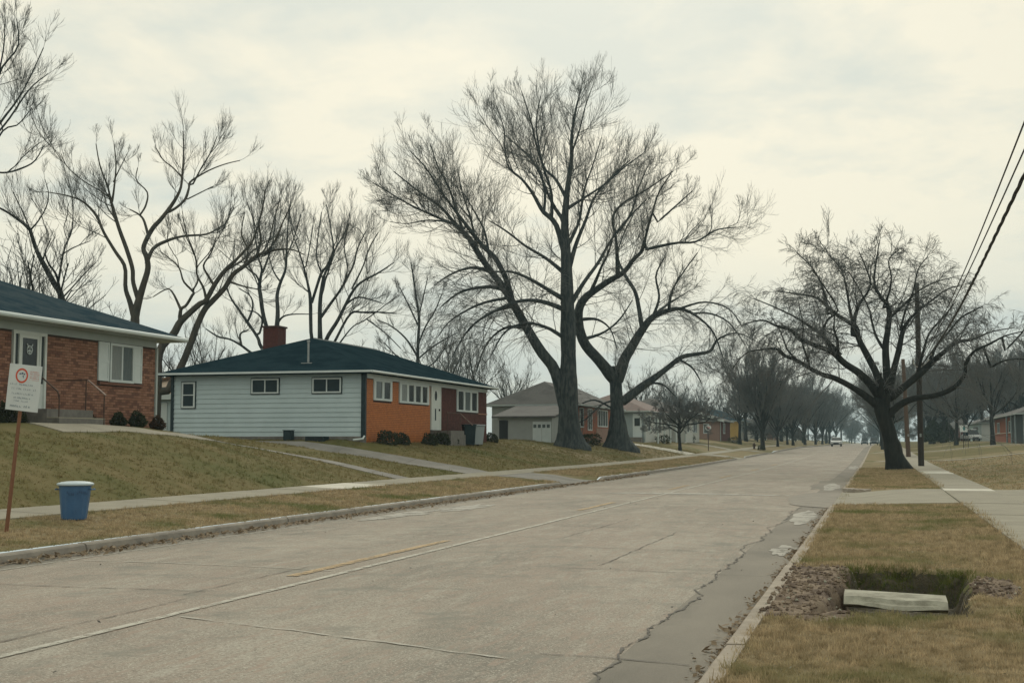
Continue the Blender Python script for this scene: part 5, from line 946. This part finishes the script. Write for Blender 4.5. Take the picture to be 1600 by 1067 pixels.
bd = plate(MB(), -HW, HW, -HH, HH, 0, .012).build('board', M_board, sg_)
stake = at(4, 834, 18.2); MB().tube([(-12.02, 15.75, ground(-12.0, 15.9)-.2), tuple(c0-lean_*HH-fw_*.03-rt_*.03), tuple(c0+lean_*.1-fw_*.03-rt_*.02)], [.036, .032, .030], 4).build('stake', M_post, sg_)
def ringm(ca, cb, r0, r1, d, sy=1.2, k=32): 
    m = MB(); m.add([sp(ca+r*math.cos(t), cb+r*sy*math.sin(t), d) for r in (r0, r1) for t in np.linspace(0, 2*math.pi, k+1)[:-1]], [(i, (i+1) % k, k+(i+1) % k, k+i) for i in range(k)]); return m
ringm(-.045, .175, .068, .09, .015).build('red_ring', M_red, bd)
bl = MB()
for i, (a, b, w, h) in enumerate(((-.085, .19, .026, .022), (-.055, .196, .03, .028), (-.022, .188, .024, .024), (-.035, .16, .02, .02), (-.025, .142, .012, .022))): bl.add([sp(a, b, .016+i*.0003), sp(a+w, b+.004, .016+i*.0003), sp(a+w*.9, b+h, .016+i*.0003), sp(a+.004, b+h*.8, .016+i*.0003)], [(0, 1, 2, 3)])
bl.build('ring_emblem', M_blueink, bd)
tb = MB()
def glyphs(mb, a0, a1, b, h, seed, gap=.25):
    r_ = random.Random(seed); a = a0
    while a < a1:
        if r_.random() < .16: a += h*.7; continue
        w = h*r_.uniform(.35, .6); k = r_.randrange(4); s = h*.2
        mb.add([sp(a, b, .015), sp(a+s, b, .015), sp(a+s, b+h*(1 if k % 2 else .7), .015), sp(a, b+h*(1 if k % 2 else .7), .015)], [(0, 1, 2, 3)])
        if k != 1: mb.add([sp(a+s, b+(h*.5 if k else 0), .015), sp(a+w, b+(h*.5 if k else 0), .015), sp(a+w, b+(h*.7 if k else h*.18), .015), sp(a+s, b+(h*.7 if k else h*.18), .015)], [(0, 1, 2, 3)])
        if k > 1: mb.add([sp(a+w, b, .015), sp(a+w+s*.9, b, .015), sp(a+w+s*.9, b+h*.7, .015), sp(a+w, b+h*.7, .015)], [(0, 1, 2, 3)])
        a += w+s+h*gap
for i, b in enumerate((.235, .205, .175, .145, .118)): glyphs(tb, .075, .205, b, .021, i+3)
tb.build('red_lettering', M_pink, bd)
tb = MB()
for i, (a0, a1, b, h) in enumerate(((-.20, .17, .035, .026), (-.21, .18, -.03, .028), (-.18, .15, -.10, .026), (-.13, .11, -.16, .026), (-.12, .09, -.205, .024), (-.17, .11, -.285, .036))): glyphs(tb, a0, a1, b, h, i+30)
tb.build('grey_lettering', M_ink, bd)
# ------------------------------------------------------------------ round blue bin
bx, by = -12.52, 18.1; bz = ground(bx, by); cn = thing('trash_can', (bx, by, bz), 'round blue plastic trash can with pale lid standing on the verge by the sidewalk', 'trash can')
pr0 = [(.0001, .02), (.185, .02), (.19, .0)]; 
body = MB(); k = 48; prof = [(.0001, .01), (.185, .01), (.195, .03), (.205, .12), (.225, .32), (.245, .50), (.252, .545), (.27, .55), (.27, .575), (.24, .578)]
V = []
for r, z in prof:
    for j in range(k):
        t = 2*math.pi*j/k; rib = 1+(.016*(1 if (j % 4) < 2 else -1) if .02 < z < .5 else 0); V.append((bx+r*rib*math.cos(t)+.02*z, by+r*rib*math.sin(t), bz+z))
body.add(V, [(i*k+j, i*k+(j+1) % k, (i+1)*k+(j+1) % k, (i+1)*k+j) for i in range(len(prof)-1) for j in range(k)]).build('body', M_can, cn, smooth=False)
MB().lathe((bx+.012, by, bz+.575), [(.268, -.02), (.286, -.018), (.288, .012), (.262, .024), (.245, .022), (.225, .034), (.15, .044), (.0001, .05)], 40).build('lid', M_lid, cn, smooth=True)
for sgn in (-1, 1):
    hx, hy = bx+VR[0]*sgn*.262+.01, by+VR[1]*sgn*.262
    MB().tube([(hx, hy-.06, bz+.50), (hx+VR[0]*sgn*.035, hy-.05, bz+.49), (hx+VR[0]*sgn*.035, hy+.05, bz+.49), (hx, hy+.06, bz+.50)], .012, 6).build('handle', M_can, cn)
sc_ = MB(); vd = unit(np.array([-bx, -by, 0.])); an = math.atan2(vd[1], vd[0])
for i in range(11):
    a = an+(-.5+i*.13)+random.uniform(-.03, .03); z = .435+random.uniform(-.02, .02); w = random.uniform(.03, .06); r = .2465
    if i == 4: continue
    sc_.add([(bx+.01+r*math.cos(a+q*w), by+r*math.sin(a+q*w), bz+z+h) for q, h in ((-1, -.012), (.8, -.02), (1.1, .016), (-.6, .022))], [(0, 1, 2, 3)])
sc_.build('painted_mark', M_blueink, cn)
# ------------------------------------------------------------------ distant street furniture
def round_sign(X, Y):
    z = ground(X, Y); s = thing('street_sign', (X, Y, z), 'round pale street sign on a thin dark post by the left sidewalk', 'sign'); MB().tube([(X, Y, z-.2), (X, Y, z+2.15)], .04, 6).build('post', M_rail, s)
    k = 16; c_ = (X, Y-.05, z+2.1); pl_ = MB(); V = [(c_[0]+.27*math.cos(t), c_[1]+dy, c_[2]+.27*math.sin(t)) for dy in (0, .02) for t in np.linspace(0, 6.283, k+1)[:-1]]
    f = pl_.add(V, [tuple(range(k)), tuple(reversed(range(k, 2*k)))]+[(i, (i+1) % k, k+(i+1) % k, k+i) for i in range(k)]).build('sign_face', M_board, s)
    MB().box(X-.14, X-.04, Y-.056, Y-.052, z+1.98, z+2.2).box(X+.02, X+.13, Y-.056, Y-.052, z+1.98, z+2.2).build('sign_mark', M_pink, f)
x, y = gp(1105, -14.9); round_sign(x, y)
x, y = gp(1503, 8.0); z = ground(x, y); s = thing('post_sign', (x, y, z), 'white notice panel with teal emblem on two thin posts on the right lawn', 'sign')
for q in (-.1, .32): MB().tube([(x+q, y, z-.2), (x+q, y, z+2.3)], .035, 6).build('post', M_pole, s)
f = MB().box(x-.42, x+.30, y-.08, y-.05, z+1.55, z+2.2).build('panel', M_board, s); MB().box(x-.12, x+.06, y-.09, y-.082, z+1.7, z+2.05).build('emblem', mat('teal_ink', (.04, .20, .22)), f)
MB().box(x-.1, x+.32, y-.04, y+.02, z+1.2, z+1.5).build('lower_box', M_darktrim, s)
x, y = gp(1176, -13.0); z = ground(x, y); h = thing('fire_hydrant', (x, y, z), 'small dark fire hydrant on the left verge before the upright tree', 'hydrant')
MB().lathe((x, y, z), [(.16, 0), (.16, .05), (.11, .07), (.11, .45), (.14, .47), (.14, .5), (.10, .6), (.03, .68), (.0001, .7)], 12).build('barrel', M_rail, h); MB().tube([(x-.19, y, z+.38), (x+.19, y, z+.38)], .055, 8).build('outlet', M_rail, h)
bush('garden_bush', (gp(1187, -11.9)[0], gp(1187, -11.9)[1], ground(-11.9, gp(1187, -11.9)[1])-.05), .42, M_bush, 'low dark bush at the left kerb beside the upright tree', 'small bushes up the street', .3, n=500)
for u, X, lb in ((1035, -19, 'dark bush under the small dense tree'), (1075, -19, 'dark bush right of the small dense tree trunk'), (915, -19, 'dark bush between the two maple trunks'), (925, -19.2, 'second dark bush between the two maple trunks'), (1145, -17, 'dark bush below the yellow painted corner')):
    x, y = gp(u, X); bush('garden_bush', (x, y, ground(x, y)-.05), .7, M_bush, lb, 'small bushes up the street', .5, n=500)
# ------------------------------------------------------------------ cars far up the road
def car(X, Y, rz, paint, label, suv=False):
    h = thing('parked_car' if suv else 'car', (0, 0, 0), label, 'car', 'cars far up the road'); H_ = 1.75 if suv else 1.48
    prof = [(-2.25, .35), (-2.3, .62), (-2.2, .82), (-1.3, .95), (1.75, .98), (2.2, .9), (2.28, .6), (2.2, .35)]
    def ext(pf_, w0, w1, name, m, par, bev=.04):
        n = len(pf_); V = [(-w, y_, z_) for (y_, z_), w in zip(pf_, w0)]+[(w, y_, z_) for (y_, z_), w in zip(pf_, w0)]
        return MB().add(V, [tuple(range(n)), tuple(reversed(range(n, 2*n)))]+[(i, n+i, n+(i+1) % n, (i+1) % n) for i in range(n)]).build(name, m, par, bevel=bev)
    b = ext(prof, [.88]*2+[.86, .84, .84, .86]+[.88]*2, None, 'body', paint, h)
    ext([(-1.35, .95), (-.55, H_-.08), (1.0, H_-.08), (1.9 if suv else 1.6, .98)], [.80, .64, .64, .80], None, 'cabin_glass', M_pane, h, .03)
    ext([(-.55, H_-.10), (-.45, H_), (.95, H_), (1.05, H_-.10)], [.67, .62, .62, .67], None, 'roof', paint, h, .03)
    for s in (-.8, .62):
        for yy in (-1.4, 1.4): w = MB().tube([(s, yy, .33), (s+.19, yy, .33)], .33, 16).build('wheel', M_tire, h); MB().tube([(s-.005, yy, .33), (s+.195, yy, .33)], .18, 10).build('rim', M_gmetal, w)
    for s in (-.66, .66): MB().box(s-.17, s+.17, -2.31, -2.22, .62, .76).build('headlight', M_board, h); MB().box(s-.15, s+.15, 2.24, 2.3, .66, .82).build('tail_light', M_red, h)
    MB().box(-.42, .42, -2.33, -2.28, .42, .60).build('grille', M_black, h); MB().box(-.9, .9, -2.34, -2.24, .3, .40).build('bumper', M_black, h)
    for s in (-.98, .86): MB().box(s, s+.12, -.85, -.7, .98, 1.1).build('mirror', paint, h)
    h.location = (X, Y, float(roadz(X, Y)) if XL < X < XR else ground(X, Y)); h.rotation_euler = (0, 0, rz)
P_w = mat('silver_white_paint', (.62, .64, .64), rough=.3, spec=.6); P_d = mat('dark_blue_paint', (.02, .05, .07), rough=.3, spec=.6)
car(-6.5, 215, 0, P_w, 'silver white car nearest to the camera on the left side of the road')
car(-3.2, 330, 0, P_d, 'dark car with pale roof left of the leaning trunk far up the road', True)
car(-.8, 275, 0, P_d, 'dark blue car just left of the leaning trunk on the right side', True)
car(13.2, 200, .2, P_w, 'white vehicle in front of the small white and aqua house', True)
# ------------------------------------------------------------------ haze
hz = MB().box(-760, 760, -60, 1000, -1.4, 34).build('haze', mat('haze_air', (1, 1, 1)), kind='stuff', label='thin bluish winter haze over the street', cat='haze')
t = hz.data.materials[0].node_tree; t.nodes.clear(); pv = t.nodes.new('ShaderNodeVolumePrincipled'); ou = t.nodes.new('ShaderNodeOutputMaterial'); t.links.new(pv.outputs[0], ou.inputs['Volume'])
pv.inputs['Color'].default_value = (.62, .88, 1, 1); pv.inputs['Density'].default_value = .00040; pv.inputs['Anisotropy'].default_value = .3
